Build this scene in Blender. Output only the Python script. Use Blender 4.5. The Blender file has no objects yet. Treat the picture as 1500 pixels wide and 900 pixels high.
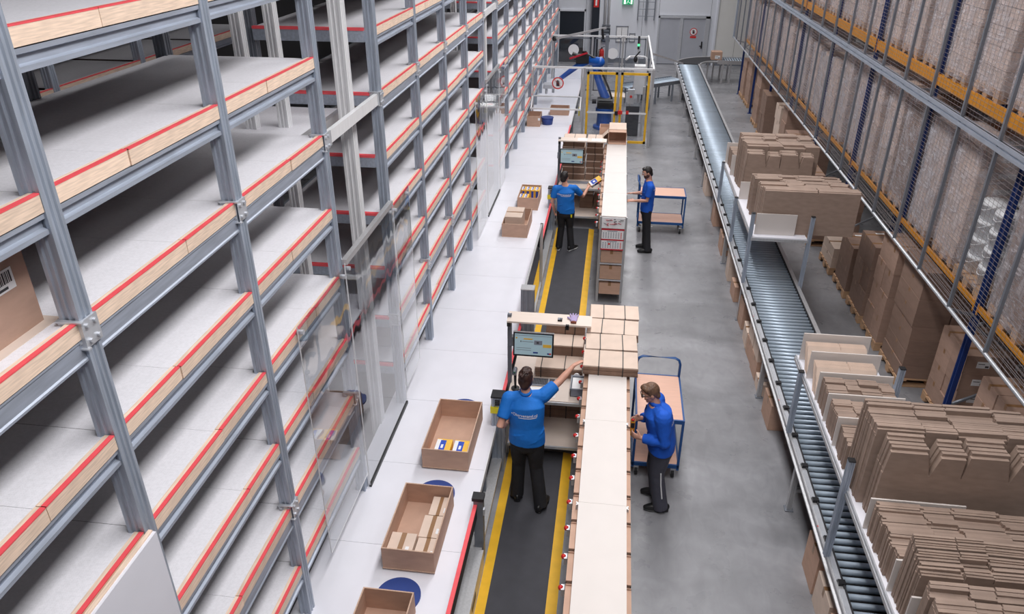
import bpy, math, random
import numpy as np
from mathutils import Vector, Matrix
from mathutils.bvhtree import BVHTree

S = bpy.context.scene
RND = random.Random(11)
PI = math.pi

# ------------------------------------------------------------------ camera
PITCH, YAW, FPX, CAM_H = math.radians(28.2), math.radians(7.6), 1108.0, 6.4
cam_d = bpy.data.cameras.new('camera')
cam_d.sensor_fit = 'HORIZONTAL'
cam_d.sensor_width = 36.0
cam_d.lens = FPX / 1500 * 36.0
cam_d.clip_end = 200
cam = bpy.data.objects.new('camera', cam_d)
S.collection.objects.link(cam)
_f = Vector((-math.sin(YAW) * math.cos(PITCH), math.cos(YAW) * math.cos(PITCH), -math.sin(PITCH)))
_r = Vector((math.cos(YAW), math.sin(YAW), 0))
_u = _r.cross(_f)
_m = Matrix((_r, _u, -_f)).transposed().to_4x4()
_m.translation = (0, 0, CAM_H)
cam.matrix_world = _m
S.camera = cam

# ------------------------------------------------------------------ world, lamps, exposure
w = bpy.data.worlds.new('world')
S.world = w
w.use_nodes = True
w.node_tree.nodes['Background'].inputs[0].default_value = (0.8, 0.85, 1, 1)
w.node_tree.nodes['Background'].inputs[1].default_value = 0.25

def area(name, loc, sx, sy, watts, col=(1, 0.985, 0.99), spread=180):
    l = bpy.data.lights.new(name, 'AREA')
    l.shape = 'RECTANGLE'
    l.size, l.size_y, l.energy, l.color = sx, sy, watts, col
    l.spread = math.radians(spread)
    o = bpy.data.objects.new(name, l)
    S.collection.objects.link(o)
    o.location = loc
    return o

LP = (375, 60, 160, 0.3, 8.3)
for k in range(4):                       # strip lamps hung along the main aisle
    area('aisle_lamp', (LP[3], 3.3 + 9.3 * k, LP[4]), 1.2, 8, LP[0], spread=LP[2])
    area('aisle_lamp', (3.6, 3.3 + 9.3 * k, 9.0), 1.6, 8, LP[1], spread=LP[2])
for k in range(3):                       # weaker rows over the two neighbouring aisles
    area('rack_aisle_lamp', (-4.85, 6 + 11 * k, 9.6), 0.5, 7, 22, spread=90)
    area('side_aisle_lamp', (7.6, 4 + 11 * k, 9.6), 0.6, 7, 12, spread=90)
S.view_settings.view_transform = 'Standard'
S.view_settings.look = 'None'
S.view_settings.exposure = 0.0
S.view_settings.gamma = 1.0
S.view_settings.use_curve_mapping = False

# ------------------------------------------------------------------ materials
def lin(c):
    return tuple(((x / 255 / 12.92) if x / 255 <= 0.04045 else ((x / 255 + 0.055) / 1.055) ** 2.4) for x in c) + (1,)

MATS = {}
def mat(name, col, rough=0.5, metal=0.0, var=0.0, scale=8.0, stretch=(1, 1, 1), rand=0.0, bump=0.0, bscale=None,
        emit=0.0, spec=0.5, detail=4.0, alpha=1.0):
    m = bpy.data.materials.new(name)
    m.use_nodes = True
    nt = m.node_tree
    b = nt.nodes['Principled BSDF']
    L = nt.links.new
    b.inputs['Base Color'].default_value = lin(col)
    b.inputs['Roughness'].default_value = rough
    b.inputs['Metallic'].default_value = metal
    b.inputs['Specular IOR Level'].default_value = spec
    b.inputs['Alpha'].default_value = alpha
    tc = nt.nodes.new('ShaderNodeTexCoord')
    mp = nt.nodes.new('ShaderNodeMapping')
    mp.inputs['Scale'].default_value = stretch
    L(tc.outputs['Object'], mp.inputs['Vector'])
    if var or rand:
        hsv = nt.nodes.new('ShaderNodeHueSaturation')
        hsv.inputs['Color'].default_value = lin(col)
        add = nt.nodes.new('ShaderNodeMath'); add.operation = 'ADD'
        add.inputs[0].default_value = 1.0; add.inputs[1].default_value = 0.0
        if var:
            n = nt.nodes.new('ShaderNodeTexNoise')
            n.inputs['Scale'].default_value = scale
            n.inputs['Detail'].default_value = detail
            L(mp.outputs[0], n.inputs['Vector'])
            r = nt.nodes.new('ShaderNodeMapRange')
            r.inputs['From Min'].default_value = 0.3; r.inputs['From Max'].default_value = 0.7
            r.inputs['To Min'].default_value = 1 - var; r.inputs['To Max'].default_value = 1 + var
            L(n.outputs['Fac'], r.inputs['Value']); L(r.outputs[0], add.inputs[0])
        if rand:
            oi = nt.nodes.new('ShaderNodeObjectInfo')
            r2 = nt.nodes.new('ShaderNodeMapRange')
            r2.inputs['To Min'].default_value = -rand; r2.inputs['To Max'].default_value = rand
            L(oi.outputs['Random'], r2.inputs['Value']); L(r2.outputs[0], add.inputs[1])
        L(add.outputs[0], hsv.inputs['Value'])
        L(hsv.outputs[0], b.inputs['Base Color'])
    if bump:
        n2 = nt.nodes.new('ShaderNodeTexNoise')
        n2.inputs['Scale'].default_value = bscale or scale
        n2.inputs['Detail'].default_value = 3
        L(mp.outputs[0], n2.inputs['Vector'])
        bp = nt.nodes.new('ShaderNodeBump')
        bp.inputs['Strength'].default_value = bump
        bp.inputs['Distance'].default_value = 0.02
        L(n2.outputs['Fac'], bp.inputs['Height']); L(bp.outputs[0], b.inputs['Normal'])
    if emit:
        b.inputs['Emission Color'].default_value = lin(col)
        b.inputs['Emission Strength'].default_value = emit
    MATS[name] = m
    return m

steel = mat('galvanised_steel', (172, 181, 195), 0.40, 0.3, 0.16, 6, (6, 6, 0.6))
steel_y = mat('galvanised_beam', (170, 178, 192), 0.42, 0.3, 0.14, 6, (6, 0.6, 6))
alu = mat('aluminium', (196, 196, 198), 0.35, 0.45, 0.08, 5, (8, 8, 0.7))
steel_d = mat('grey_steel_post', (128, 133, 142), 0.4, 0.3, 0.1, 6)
zinc = mat('zinc_plate', (205, 208, 214), 0.35, 0.4, 0.06, 20)
pine = mat('pine_wood', (240, 214, 192), 0.65, 0, 0.16, 9, (9, 0.9, 14), 0.08)
tape = mat('red_tape', (246, 92, 100), 0.5, 0, 0.06, 12)
shelfw = mat('white_shelf_board', (240, 239, 245), 0.5, 0, 0.05, 60, (1, 1, 1), 0.02, 0.08, 220)
tablew = mat('white_table_board', (236, 236, 244), 0.38, 0, 0.02, 3, (1, 1, 1), 0.01)
card = mat('cardboard', (196, 160, 139), 0.75, 0, 0.06, 7, (1, 1, 3), 0.07, 0.05, 40)
cardl = mat('pale_cardboard', (222, 200, 184), 0.75, 0, 0.05, 7, (1, 1, 2), 0.05)
flatc = mat('flat_cardboard', (154, 133, 120), 0.8, 0, 0.10, 7, (1, 1, 3), 0.13, 0.05, 40)
card_e = mat('cardboard_edge', (204, 172, 150), 0.8, 0, 0.15, 60)
cardd = mat('corrugated_edge_stack', (142, 114, 97), 0.85, 0, 0.25, 30, (0.5, 0.5, 14), 0.05)
ply = mat('beige_melamine', (226, 210, 198), 0.45, 0, 0.02, 4, (1, 6, 1))
topw = mat('cream_shelf_top', (216, 208, 203), 0.42, 0, 0.02, 4)
pinkw = mat('beech_plate', (226, 180, 158), 0.5, 0, 0.05, 7, (0.6, 6, 6))
bluef = mat('blue_frame_paint', (24, 78, 140), 0.4, 0, 0.05, 4)
navy = mat('navy_rack_paint', (20, 50, 112), 0.45, 0, 0.08, 6)
orange = mat('orange_beam_paint', (222, 148, 38), 0.5, 0, 0.10, 7, (3, 1, 3))
bluer = mat('robot_blue_paint', (18, 86, 176), 0.35, 0, 0.08, 4)
bluep = mat('blue_plate', (46, 70, 140), 0.45, 0, 0.05, 12)
black = mat('black_plastic', (26, 26, 29), 0.45, 0, 0.1, 20)
darkr = mat('dark_rubber', (40, 40, 44), 0.7, 0, 0.15, 40)
matm = mat('anthracite_mat', (66, 66, 72), 0.75, 0, 0.10, 5, (1, 1, 1), 0, 0.15, 150)
yellow = mat('yellow_border', (240, 186, 44), 0.55, 0, 0.08, 6)
yel2 = mat('bright_yellow', (240, 226, 40), 0.5)
redp = mat('red_plastic', (214, 44, 40), 0.4)
paper = mat('white_paper', (240, 240, 242), 0.6, 0, 0.02, 20)
inkm = mat('dark_print', (60, 60, 66), 0.6)
whitep = mat('white_plastic', (232, 232, 234), 0.4, 0, 0.02, 6)
greyp = mat('grey_plastic', (140, 145, 156), 0.5, 0, 0.04, 6)
wallg = mat('grey_wall_panel', (222, 225, 233), 0.55, 0, 0.02, 2)
wallg2 = mat('warm_grey_wall_panel', (226, 225, 222), 0.55, 0, 0.02, 2)
ceil_m = mat('ceiling_sheet', (120, 122, 126), 0.7)
under = mat('brown_board_underside', (66, 50, 44), 0.7)  # dark colour put in to deepen the shade between shelves
doorm = mat('steel_door', (184, 187, 196), 0.45, 0.2, 0.03, 3)
darkd = mat('dark_door', (34, 40, 50), 0.4)
skin = mat('skin', (214, 160, 138), 0.5, 0, 0.05, 14)
hairb = mat('brown_hair', (58, 36, 30), 0.5, 0, 0.35, 40, (1, 1, 0.3), 0, 0.5, 60)
hairl = mat('light_brown_hair', (112, 84, 66), 0.5, 0, 0.3, 40, (1, 1, 0.3), 0, 0.5, 60)
hairk = mat('black_hair', (34, 28, 28), 0.5, 0, 0.3, 40, (1, 1, 0.3), 0, 0.5, 60)
polo = mat('blue_polo_cloth', (16, 114, 206), 0.75, 0, 0.07, 6, (1, 1, 1), 0, 0.5, 9)
jacket = mat('royal_blue_fleece', (24, 94, 208), 0.8, 0, 0.08, 6, (1, 1, 1), 0, 0.6, 9)
trous = mat('black_work_trousers', (36, 36, 41), 0.75, 0, 0.12, 6, (1, 1, 1), 0, 0.6, 10)
trousg = mat('grey_work_trousers', (74, 74, 86), 0.75, 0, 0.12, 6, (1, 1, 1), 0, 0.6, 10)
shoem = mat('black_leather', (28, 28, 30), 0.35)
eyew = mat('eye_white', (235, 235, 232), 0.3)
wrapc = mat('carton_under_film', (216, 194, 182), 0.6, 0, 0.10, 5, (1, 1, 3), 0.10)
rollm = mat('roller_steel', (176, 190, 204), 0.42, 0.35, 0.08, 3, (0.4, 1, 1), 0.06)
lilac = mat('lilac_glove_cloth', (176, 160, 202), 0.8)
screenm = mat('screen_glow', (164, 190, 198), 0.3, 0, 0.03, 6, emit=0.2)
greenl = mat('green_lamp', (70, 240, 130), 0.4, emit=2.5)
exitg = mat('exit_sign_green', (20, 150, 96), 0.4, emit=0.6)
exitw = mat('exit_sign_white', (235, 245, 240), 0.4, emit=1.0)
yelpack = mat('yellow_pack', (246, 196, 74), 0.5, 0, 0.05, 30)
darkw = mat('dark_side_wall', (62, 60, 62), 0.8)  # dark colour stands in for the shade behind the racks
bluepack = mat('blue_pack_print', (40, 80, 190), 0.5, 0, 0.3, 60)
bucketw = mat('white_bucket', (244, 245, 248), 0.4)

def floor_material():
    m = mat('polished_concrete', (150, 150, 150), 0.3)
    nt = m.node_tree; L = nt.links.new; b = nt.nodes['Principled BSDF']
    tc = nt.nodes.new('ShaderNodeTexCoord')
    def noise(sc, stretch, det=6, dist=0.0):
        mp = nt.nodes.new('ShaderNodeMapping'); mp.inputs['Scale'].default_value = stretch
        L(tc.outputs['Object'], mp.inputs['Vector'])
        n = nt.nodes.new('ShaderNodeTexNoise'); n.inputs['Scale'].default_value = sc
        n.inputs['Detail'].default_value = det; n.inputs['Distortion'].default_value = dist
        L(mp.outputs[0], n.inputs['Vector']); return n.outputs['Fac']
    def ramp(f, a, bb, lo, hi):
        r = nt.nodes.new('ShaderNodeMapRange'); r.inputs['From Min'].default_value = a; r.inputs['From Max'].default_value = bb
        r.inputs['To Min'].default_value = lo; r.inputs['To Max'].default_value = hi; L(f, r.inputs['Value']); return r.outputs[0]
    def mul(a, c):
        x = nt.nodes.new('ShaderNodeMath'); x.operation = 'MULTIPLY'; L(a, x.inputs[0]); L(c, x.inputs[1]); return x.outputs[0]
    v = mul(ramp(noise(0.9, (0.6, 1.2, 1), 9, 0.8), 0.3, 0.7, 0.74, 1.22), ramp(noise(7, (1, 0.5, 1), 8, 1.2), 0.35, 0.7, 0.94, 1.08))
    v = mul(v, ramp(noise(0.9, (1, 1.6, 1), 12, 1.2), 0.5, 0.72, 1.0, 1.16))
    hsv = nt.nodes.new('ShaderNodeHueSaturation'); hsv.inputs['Color'].default_value = lin((140, 140, 144))
    L(v, hsv.inputs['Value']); L(hsv.outputs[0], b.inputs['Base Color'])
    L(ramp(noise(2.3, (1, 1, 1), 6), 0.3, 0.7, 0.22, 0.5), b.inputs['Roughness'])
    return m
concrete = floor_material()
bralu = mat('bright_aluminium', (238, 238, 240), 0.35, 0.1, 0.06, 5, (8, 8, 0.7))
stackc = mat('plain_brown_carton', (172, 142, 126), 0.75, 0, 0.07, 7, (1, 1, 3), 0.09, 0.05, 40)
def dotted(m):
    """fine round studs of the anti-slip coating"""
    nt = m.node_tree; L = nt.links.new; b = nt.nodes['Principled BSDF']
    tc = nt.nodes.new('ShaderNodeTexCoord'); v = nt.nodes.new('ShaderNodeTexVoronoi')
    v.inputs['Scale'].default_value = 75; v.inputs['Randomness'].default_value = 0.0
    L(tc.outputs['Object'], v.inputs['Vector'])
    r = nt.nodes.new('ShaderNodeMapRange'); r.inputs['From Min'].default_value = 0.28; r.inputs['From Max'].default_value = 0.40
    r.inputs['To Min'].default_value = 0.80; r.inputs['To Max'].default_value = 1.0
    L(v.outputs['Distance'], r.inputs['Value'])
    mx = nt.nodes.new('ShaderNodeMix'); mx.data_type = 'RGBA'; mx.blend_type = 'MULTIPLY'; mx.inputs[0].default_value = 1.0
    src = b.inputs['Base Color'].links[0].from_socket
    L(src, mx.inputs[6]); L(r.outputs[0], mx.inputs[7]); L(mx.outputs[2], b.inputs['Base Color'])
dotted(shelfw)

def film_material(name, lo, hi, col):
    m = bpy.data.materials.new(name); m.use_nodes = True
    nt = m.node_tree; L = nt.links.new
    b = nt.nodes['Principled BSDF']; out = nt.nodes['Material Output']
    b.inputs['Base Color'].default_value = lin(col); b.inputs['Roughness'].default_value = 0.16
    tc = nt.nodes.new('ShaderNodeTexCoord'); mp = nt.nodes.new('ShaderNodeMapping')
    mp.inputs['Scale'].default_value = (1, 1, 0.6); mp.inputs['Rotation'].default_value = (0.35, 0.2, 0)
    L(tc.outputs['Object'], mp.inputs['Vector'])
    n = nt.nodes.new('ShaderNodeTexNoise'); n.inputs['Scale'].default_value = 5; n.inputs['Detail'].default_value = 6
    n.inputs['Distortion'].default_value = 1.5
    L(mp.outputs[0], n.inputs['Vector'])
    bp = nt.nodes.new('ShaderNodeBump'); bp.inputs['Strength'].default_value = 0.9; bp.inputs['Distance'].default_value = 0.06
    L(n.outputs['Fac'], bp.inputs['Height']); L(bp.outputs[0], b.inputs['Normal'])
    r0 = nt.nodes.new('ShaderNodeMapRange'); r0.inputs['From Min'].default_value = 0.35; r0.inputs['From Max'].default_value = 0.7
    r0.inputs['To Min'].default_value = lo; r0.inputs['To Max'].default_value = hi
    L(n.outputs['Fac'], r0.inputs['Value'])
    mp2 = nt.nodes.new('ShaderNodeMapping'); mp2.inputs['Scale'].default_value = (2, 2, 7); mp2.inputs['Rotation'].default_value = (0.5, 0.1, 0)
    L(tc.outputs['Object'], mp2.inputs['Vector'])
    n3 = nt.nodes.new('ShaderNodeTexNoise'); n3.inputs['Scale'].default_value = 2.2; n3.inputs['Detail'].default_value = 8; n3.inputs['Distortion'].default_value = 1.0  # whiter streaks painted into the film as glints of light
    L(mp2.outputs[0], n3.inputs['Vector'])
    r3 = nt.nodes.new('ShaderNodeMapRange'); r3.inputs['From Min'].default_value = 0.56; r3.inputs['From Max'].default_value = 0.72
    r3.inputs['To Max'].default_value = 0.5
    L(n3.outputs['Fac'], r3.inputs['Value'])
    r = nt.nodes.new('ShaderNodeMath'); r.operation = 'ADD'; r.use_clamp = True
    L(r0.outputs[0], r.inputs[0]); L(r3.outputs[0], r.inputs[1])
    t = nt.nodes.new('ShaderNodeBsdfTransparent'); mx = nt.nodes.new('ShaderNodeMixShader')
    L(r.outputs[0], mx.inputs[0]); L(t.outputs[0], mx.inputs[1]); L(b.outputs[0], mx.inputs[2]); L(mx.outputs[0], out.inputs['Surface'])
    return m
film = film_material('stretch_film', 0.16, 0.5, (238, 235, 242))
clearf = film_material('clear_film', 0.03, 0.12, (236, 236, 242))
filmw = film_material('milky_stretch_film', 0.25, 0.6, (225, 226, 236))

def glass_material(name, wav):
    m = bpy.data.materials.new(name); m.use_nodes = True
    nt = m.node_tree; L = nt.links.new; out = nt.nodes['Material Output']
    nt.nodes.remove(nt.nodes['Principled BSDF'])
    t = nt.nodes.new('ShaderNodeBsdfTransparent'); t.inputs[0].default_value = (0.93, 0.94, 0.95, 1)
    g = nt.nodes.new('ShaderNodeBsdfGlossy'); g.inputs['Roughness'].default_value = 0.02
    fr = nt.nodes.new('ShaderNodeFresnel'); fr.inputs['IOR'].default_value = 1.5
    ge = nt.nodes.new('ShaderNodeNewGeometry'); inv = nt.nodes.new('ShaderNodeMath'); inv.operation = 'SUBTRACT'; inv.inputs[0].default_value = 1.0
    L(ge.outputs['Backfacing'], inv.inputs[1])             # the sheet reflects at its outer face only
    mu = nt.nodes.new('ShaderNodeMath'); mu.operation = 'MULTIPLY'; mu.use_clamp = True
    bo = nt.nodes.new('ShaderNodeMath'); bo.operation = 'MULTIPLY'; bo.inputs[1].default_value = 1.7   # both faces of the sheet together
    L(fr.outputs[0], bo.inputs[0]); L(bo.outputs[0], mu.inputs[0]); L(inv.outputs[0], mu.inputs[1])
    if wav:
        tc = nt.nodes.new('ShaderNodeTexCoord'); n = nt.nodes.new('ShaderNodeTexNoise'); n.inputs['Scale'].default_value = 1.6
        L(tc.outputs['Object'], n.inputs['Vector'])
        bp = nt.nodes.new('ShaderNodeBump'); bp.inputs['Strength'].default_value = wav; bp.inputs['Distance'].default_value = 0.05
        L(n.outputs['Fac'], bp.inputs['Height']); L(bp.outputs[0], g.inputs['Normal'])
    mx = nt.nodes.new('ShaderNodeMixShader')
    L(mu.outputs[0], mx.inputs[0]); L(t.outputs[0], mx.inputs[1]); L(g.outputs[0], mx.inputs[2]); L(mx.outputs[0], out.inputs['Surface'])
    return m
plexi = glass_material('acrylic_sheet', 0.10)
pane_m = glass_material('guard_pane', 0.0)

# ------------------------------------------------------------------ mesh helpers
class MB:
    """Collects faces; build() links them as one mesh object."""
    def __init__(s):
        s.v = []; s.f = []; s.m = []
    def add(s, vs, fs, mi=0):
        o = len(s.v)
        s.v += [tuple(x) for x in vs]
        s.f += [tuple(i + o for i in f) for f in fs]
        s.m += [mi] * len(fs)
        return s
    def box(s, a, b, mi=0):
        x0, y0, z0 = a; x1, y1, z1 = b
        return s.add([(x0, y0, z0), (x1, y0, z0), (x1, y1, z0), (x0, y1, z0), (x0, y0, z1), (x1, y0, z1), (x1, y1, z1), (x0, y1, z1)],
                     [(0, 3, 2, 1), (4, 5, 6, 7), (0, 1, 5, 4), (1, 2, 6, 5), (2, 3, 7, 6), (3, 0, 4, 7)], mi)
    def bar(s, p0, p1, wx, wz, mi=0, up=(0, 0, 1)):
        """square bar between two points"""
        p0, p1 = Vector(p0), Vector(p1); d = (p1 - p0).normalized()
        a = d.cross(Vector(up))
        if a.length < 1e-4: a = d.cross(Vector((0, 1, 0)))
        a.normalize(); b = a.cross(d)
        vs = [p + a * sx * wx / 2 + b * sz * wz / 2 for p in (p0, p1) for sx, sz in ((-1, -1), (1, -1), (1, 1), (-1, 1))]
        return s.add(vs, [(0, 1, 2, 3), (7, 6, 5, 4), (0, 4, 5, 1), (1, 5, 6, 2), (2, 6, 7, 3), (3, 7, 4, 0)], mi)
    def tube(s, pts, rs, n=10, mi=0, round_ends=False, lat=None, flat=None):
        """loft of circles (or ellipses (ra, rb), ra along lat) through the points"""
        pts = [Vector(p) for p in pts]
        if not isinstance(rs, (list, tuple)): rs = [rs] * len(pts)
        rs = [(r, r) if not isinstance(r, (list, tuple)) else r for r in rs]
        if round_ends:
            np_, nr = [], []
            d0 = (pts[1] - pts[0]).normalized(); d1 = (pts[-1] - pts[-2]).normalized()
            for k in (0.08, 0.35, 0.7):
                c = math.sqrt(max(0, 1 - (1 - k) ** 2))
                np_.append(pts[0] - d0 * min(rs[0]) * (1 - k)); nr.append((rs[0][0] * c, rs[0][1] * c))
            np_ += pts; nr += rs
            for k in (0.7, 0.35, 0.08):
                c = math.sqrt(max(0, 1 - (1 - k) ** 2))
                np_.append(pts[-1] + d1 * min(rs[-1]) * (1 - k)); nr.append((rs[-1][0] * c, rs[-1][1] * c))
            pts, rs = np_, nr
        vs = []
        ref = Vector(lat) if lat is not None else None
        for i, p in enumerate(pts):
            d = (pts[min(i + 1, len(pts) - 1)] - pts[max(i - 1, 0)]).normalized()
            a = (ref if ref is not None else (Vector((0, 0, 1)) if abs(d.z) < 0.9 else Vector((1, 0, 0))))
            a = a - d * a.dot(d)
            if a.length < 1e-4: a = d.orthogonal()
            a.normalize(); b = d.cross(a)
            if ref is None: ref = a
            for k in range(n):
                t = 2 * PI * k / n
                vs.append(p + a * math.cos(t) * rs[i][0] + b * math.sin(t) * rs[i][1])
        fs = []
        for i in range(len(pts) - 1):
            for k in range(n):
                fs.append((i * n + k, i * n + (k + 1) % n, (i + 1) * n + (k + 1) % n, (i + 1) * n + k))
        fs.append(tuple(range(n - 1, -1, -1))); fs.append(tuple((len(pts) - 1) * n + k for k in range(n)))
        return s.add(vs, fs, mi)
    def cyl(s, p0, p1, r, n=12, mi=0):
        return s.tube([p0, p1], r, n, mi)
    def prism(s, poly, a, b, axis='z', mi=0):
        """polygon extruded from a to b along an axis; the polygon lies in the other two (cyclic xyz order)"""
        def P(u, v, t):
            return {'z': (u, v, t), 'x': (t, u, v), 'y': (u, t, v)}[axis]
        n = len(poly)
        vs = [P(u, v, a) for u, v in poly] + [P(u, v, b) for u, v in poly]
        fs = [tuple(range(n))[::-1], tuple(range(n, 2 * n))] + [(k, (k + 1) % n, n + (k + 1) % n, n + k) for k in range(n)]
        return s.add(vs, fs, mi)
    def ball(s, c, r, n=12, mi=0, rot=None):
        r = (r, r, r) if not isinstance(r, (list, tuple)) else r
        h = max(4, n // 2); vs = []; fs = []
        for i in range(h + 1):
            th = PI * i / h
            for k in range(n):
                ph = 2 * PI * k / n
                p = Vector((r[0] * math.sin(th) * math.cos(ph), r[1] * math.sin(th) * math.sin(ph), r[2] * math.cos(th)))
                if rot is not None: p = rot @ p
                vs.append(p + Vector(c))
        for i in range(h):
            for k in range(n):
                fs.append((i * n + k, (i + 1) * n + k, (i + 1) * n + (k + 1) % n, i * n + (k + 1) % n))
        return s.add(vs, fs, mi)
    def mesh(s, name, mats, smooth=False, org=(0, 0, 0)):
        me = bpy.data.meshes.new(name)
        ox, oy, oz = org
        me.from_pydata([(x - ox, y - oy, z - oz) for x, y, z in s.v], [], s.f)
        for m in (mats if isinstance(mats, (list, tuple)) else [mats]): me.materials.append(m)
        if any(s.m): me.polygons.foreach_set('material_index', s.m)
        if smooth: me.polygons.foreach_set('use_smooth', [True] * len(s.f))
        me.update()
        return me

WL = {}                                   # world position of every unrotated object
def link(name, me, loc=(0, 0, 0), parent=None, rot=None):
    """an object at world position loc (all ancestors are unrotated)"""
    o = bpy.data.objects.new(name, me)
    S.collection.objects.link(o)
    WL[o.name] = Vector(loc)
    if parent is not None:
        o.parent = parent
        o.location = Vector(loc) - WL[parent.name]
    else:
        o.location = loc
    if rot is not None: o.rotation_euler = rot
    return o
def tag(o, label, cat, group=None, kind=None):
    if label: o['label'] = label
    if cat: o['category'] = cat
    if group: o['group'] = group
    if kind: o['kind'] = kind
    return o
def T(name, label, cat, loc, group=None):
    o = link(name, None, loc)
    o.empty_display_size = 0.1
    return tag(o, label, cat, group)
def obj(name, mb, m, parent=None, smooth=False, loc=None):
    """mesh built in world coordinates; its origin goes to its own centre-bottom"""
    if loc is None:
        xs, ys, zs = zip(*mb.v)
        loc = ((min(xs) + max(xs)) / 2, (min(ys) + max(ys)) / 2, min(zs))
    return link(name, mb.mesh(name, m, smooth, loc), loc, parent)
_bx = {}
def box(name, a, b, m, parent=None, rot=None):
    """a box in world coordinates; boxes of one size and material share their mesh"""
    d = tuple(round(b[i] - a[i], 4) for i in range(3))
    key = (d, m.name)
    if key not in _bx:
        _bx[key] = MB().box((-d[0] / 2, -d[1] / 2, 0), (d[0] / 2, d[1] / 2, d[2])).mesh(name, m)
    return link(name, _bx[key], ((a[0] + b[0]) / 2, (a[1] + b[1]) / 2, a[2]), parent, rot)
def struct(name, mb, m):
    o = obj(name, mb, m, loc=(0, 0, 0)); o['kind'] = 'structure'; return o
ORD = ['zeroth', 'first', 'second', 'third', 'fourth', 'fifth', 'sixth', 'seventh', 'eighth', 'ninth', 'tenth', 'eleventh', 'twelfth',
       'thirteenth', 'fourteenth', 'fifteenth', 'sixteenth', 'seventeenth', 'eighteenth', 'nineteenth', 'twentieth', 'twenty-first',
       'twenty-second', 'twenty-third', 'twenty-fourth', 'twenty-fifth', 'twenty-sixth', 'twenty-seventh', 'twenty-eighth', 'twenty-ninth',
       'thirtieth', 'thirty-first', 'thirty-second', 'thirty-third', 'thirty-fourth', 'thirty-fifth', 'thirty-sixth', 'thirty-seventh']

# ------------------------------------------------------------------ the hall
YB = 35.5
struct('floor', MB().box((-12, -6, -0.1), (12, YB, 0)), concrete)
struct('ceiling', MB().box((-12, -6, 10.4), (12, YB, 10.5)), ceil_m)
struct('wall_left', MB().box((-12.1, -6, 0), (-12, YB, 10.4)), darkw)
struct('wall_right', MB().box((12, -6, 0), (12.1, YB, 10.4)), darkw)
struct('wall_front', MB().box((-12, -6.1, 0), (12, -6, 10.4)), wallg)
wb = struct('wall_back', MB().box((-12, YB + 0.03, 0), (12, YB + 0.2, 10.4)), darkr)
def wall_panel(x0, x1, z0, z1, m=wallg, d=0.0):
    box('panel', (x0, YB - d, z0), (x1, YB + 0.03, z1), m, wb)
PX = [-12, -9.6, -7.2, -4.8, -2.66]
for i in range(4): wall_panel(PX[i] + 0.006, PX[i + 1] - 0.006, 0, 5.2)
wall_panel(-2.654, -1.46, 2.24, 5.2); wall_panel(-1.448, -1.02, 0, 5.2); wall_panel(-1.0, 1.0, 0, 5.2)
wall_panel(1.012, 1.70, 0, 5.2); wall_panel(1.712, 3.9, 2.06, 3.0); wall_panel(1.712, 4.2, 3.012, 5.2); wall_panel(3.912, 4.2, 0, 3.0)
wall_panel(4.212, 5.05, 0, 5.2, wallg2); wall_panel(5.062, 7.4, 0, 5.2, wallg2); wall_panel(7.412, 12, 0, 5.2, wallg2)
wall_panel(-12, -0.01, 5.212, 10.4); wall_panel(0.01, 12, 5.212, 10.4)
tr = obj('trim_1', MB().box((4.14, YB - 0.05, 0), (4.22, YB, 5.2)), wallg); tr['kind'] = 'structure'
bb = obj('baseboard_back', MB().box((-1.44, YB - 0.02, 0), (1.66, YB, 0.22)).box((3.94, YB - 0.02, 0), (9, YB, 0.22)), steel_d); bb['kind'] = 'structure'
d1 = obj('door_1', MB().box((-2.62, YB - 0.02, 0), (-1.5, YB + 0.02, 2.16)), darkd); d1['kind'] = 'structure'
obj('door_frame', MB().box((-2.66, YB - 0.06, 0), (-2.60, YB + 0.03, 2.24)).box((-1.52, YB - 0.06, 0), (-1.46, YB + 0.03, 2.24)).box((-2.66, YB - 0.06, 2.16), (-1.46, YB + 0.03, 2.24)), wallg, d1)
d2 = obj('door_2', MB().box((1.76, YB - 0.03, 0.03), (2.64, YB + 0.02, 1.94)), doorm); d2['kind'] = 'structure'
obj('door_frame', MB().box((1.70, YB - 0.08, 0), (1.77, YB + 0.03, 2.04)).box((1.70, YB - 0.08, 1.95), (3.9, YB + 0.03, 2.05)).box((3.72, YB - 0.08, 0), (3.9, YB + 0.03, 2.04)).box((2.63, YB - 0.07, 0), (2.77, YB + 0.03, 1.96)), zinc, d2)
d3 = obj('door_3', MB().box((2.78, YB - 0.03, 0.03), (3.72, YB + 0.02, 1.94)), doorm); d3['kind'] = 'structure'
obj('door_handle', MB().box((3.62, YB - 0.09, 0.72), (3.67, YB - 0.03, 1.0)).box((3.55, YB - 0.1, 0.8), (3.66, YB - 0.07, 0.83)), black, d3)

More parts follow.
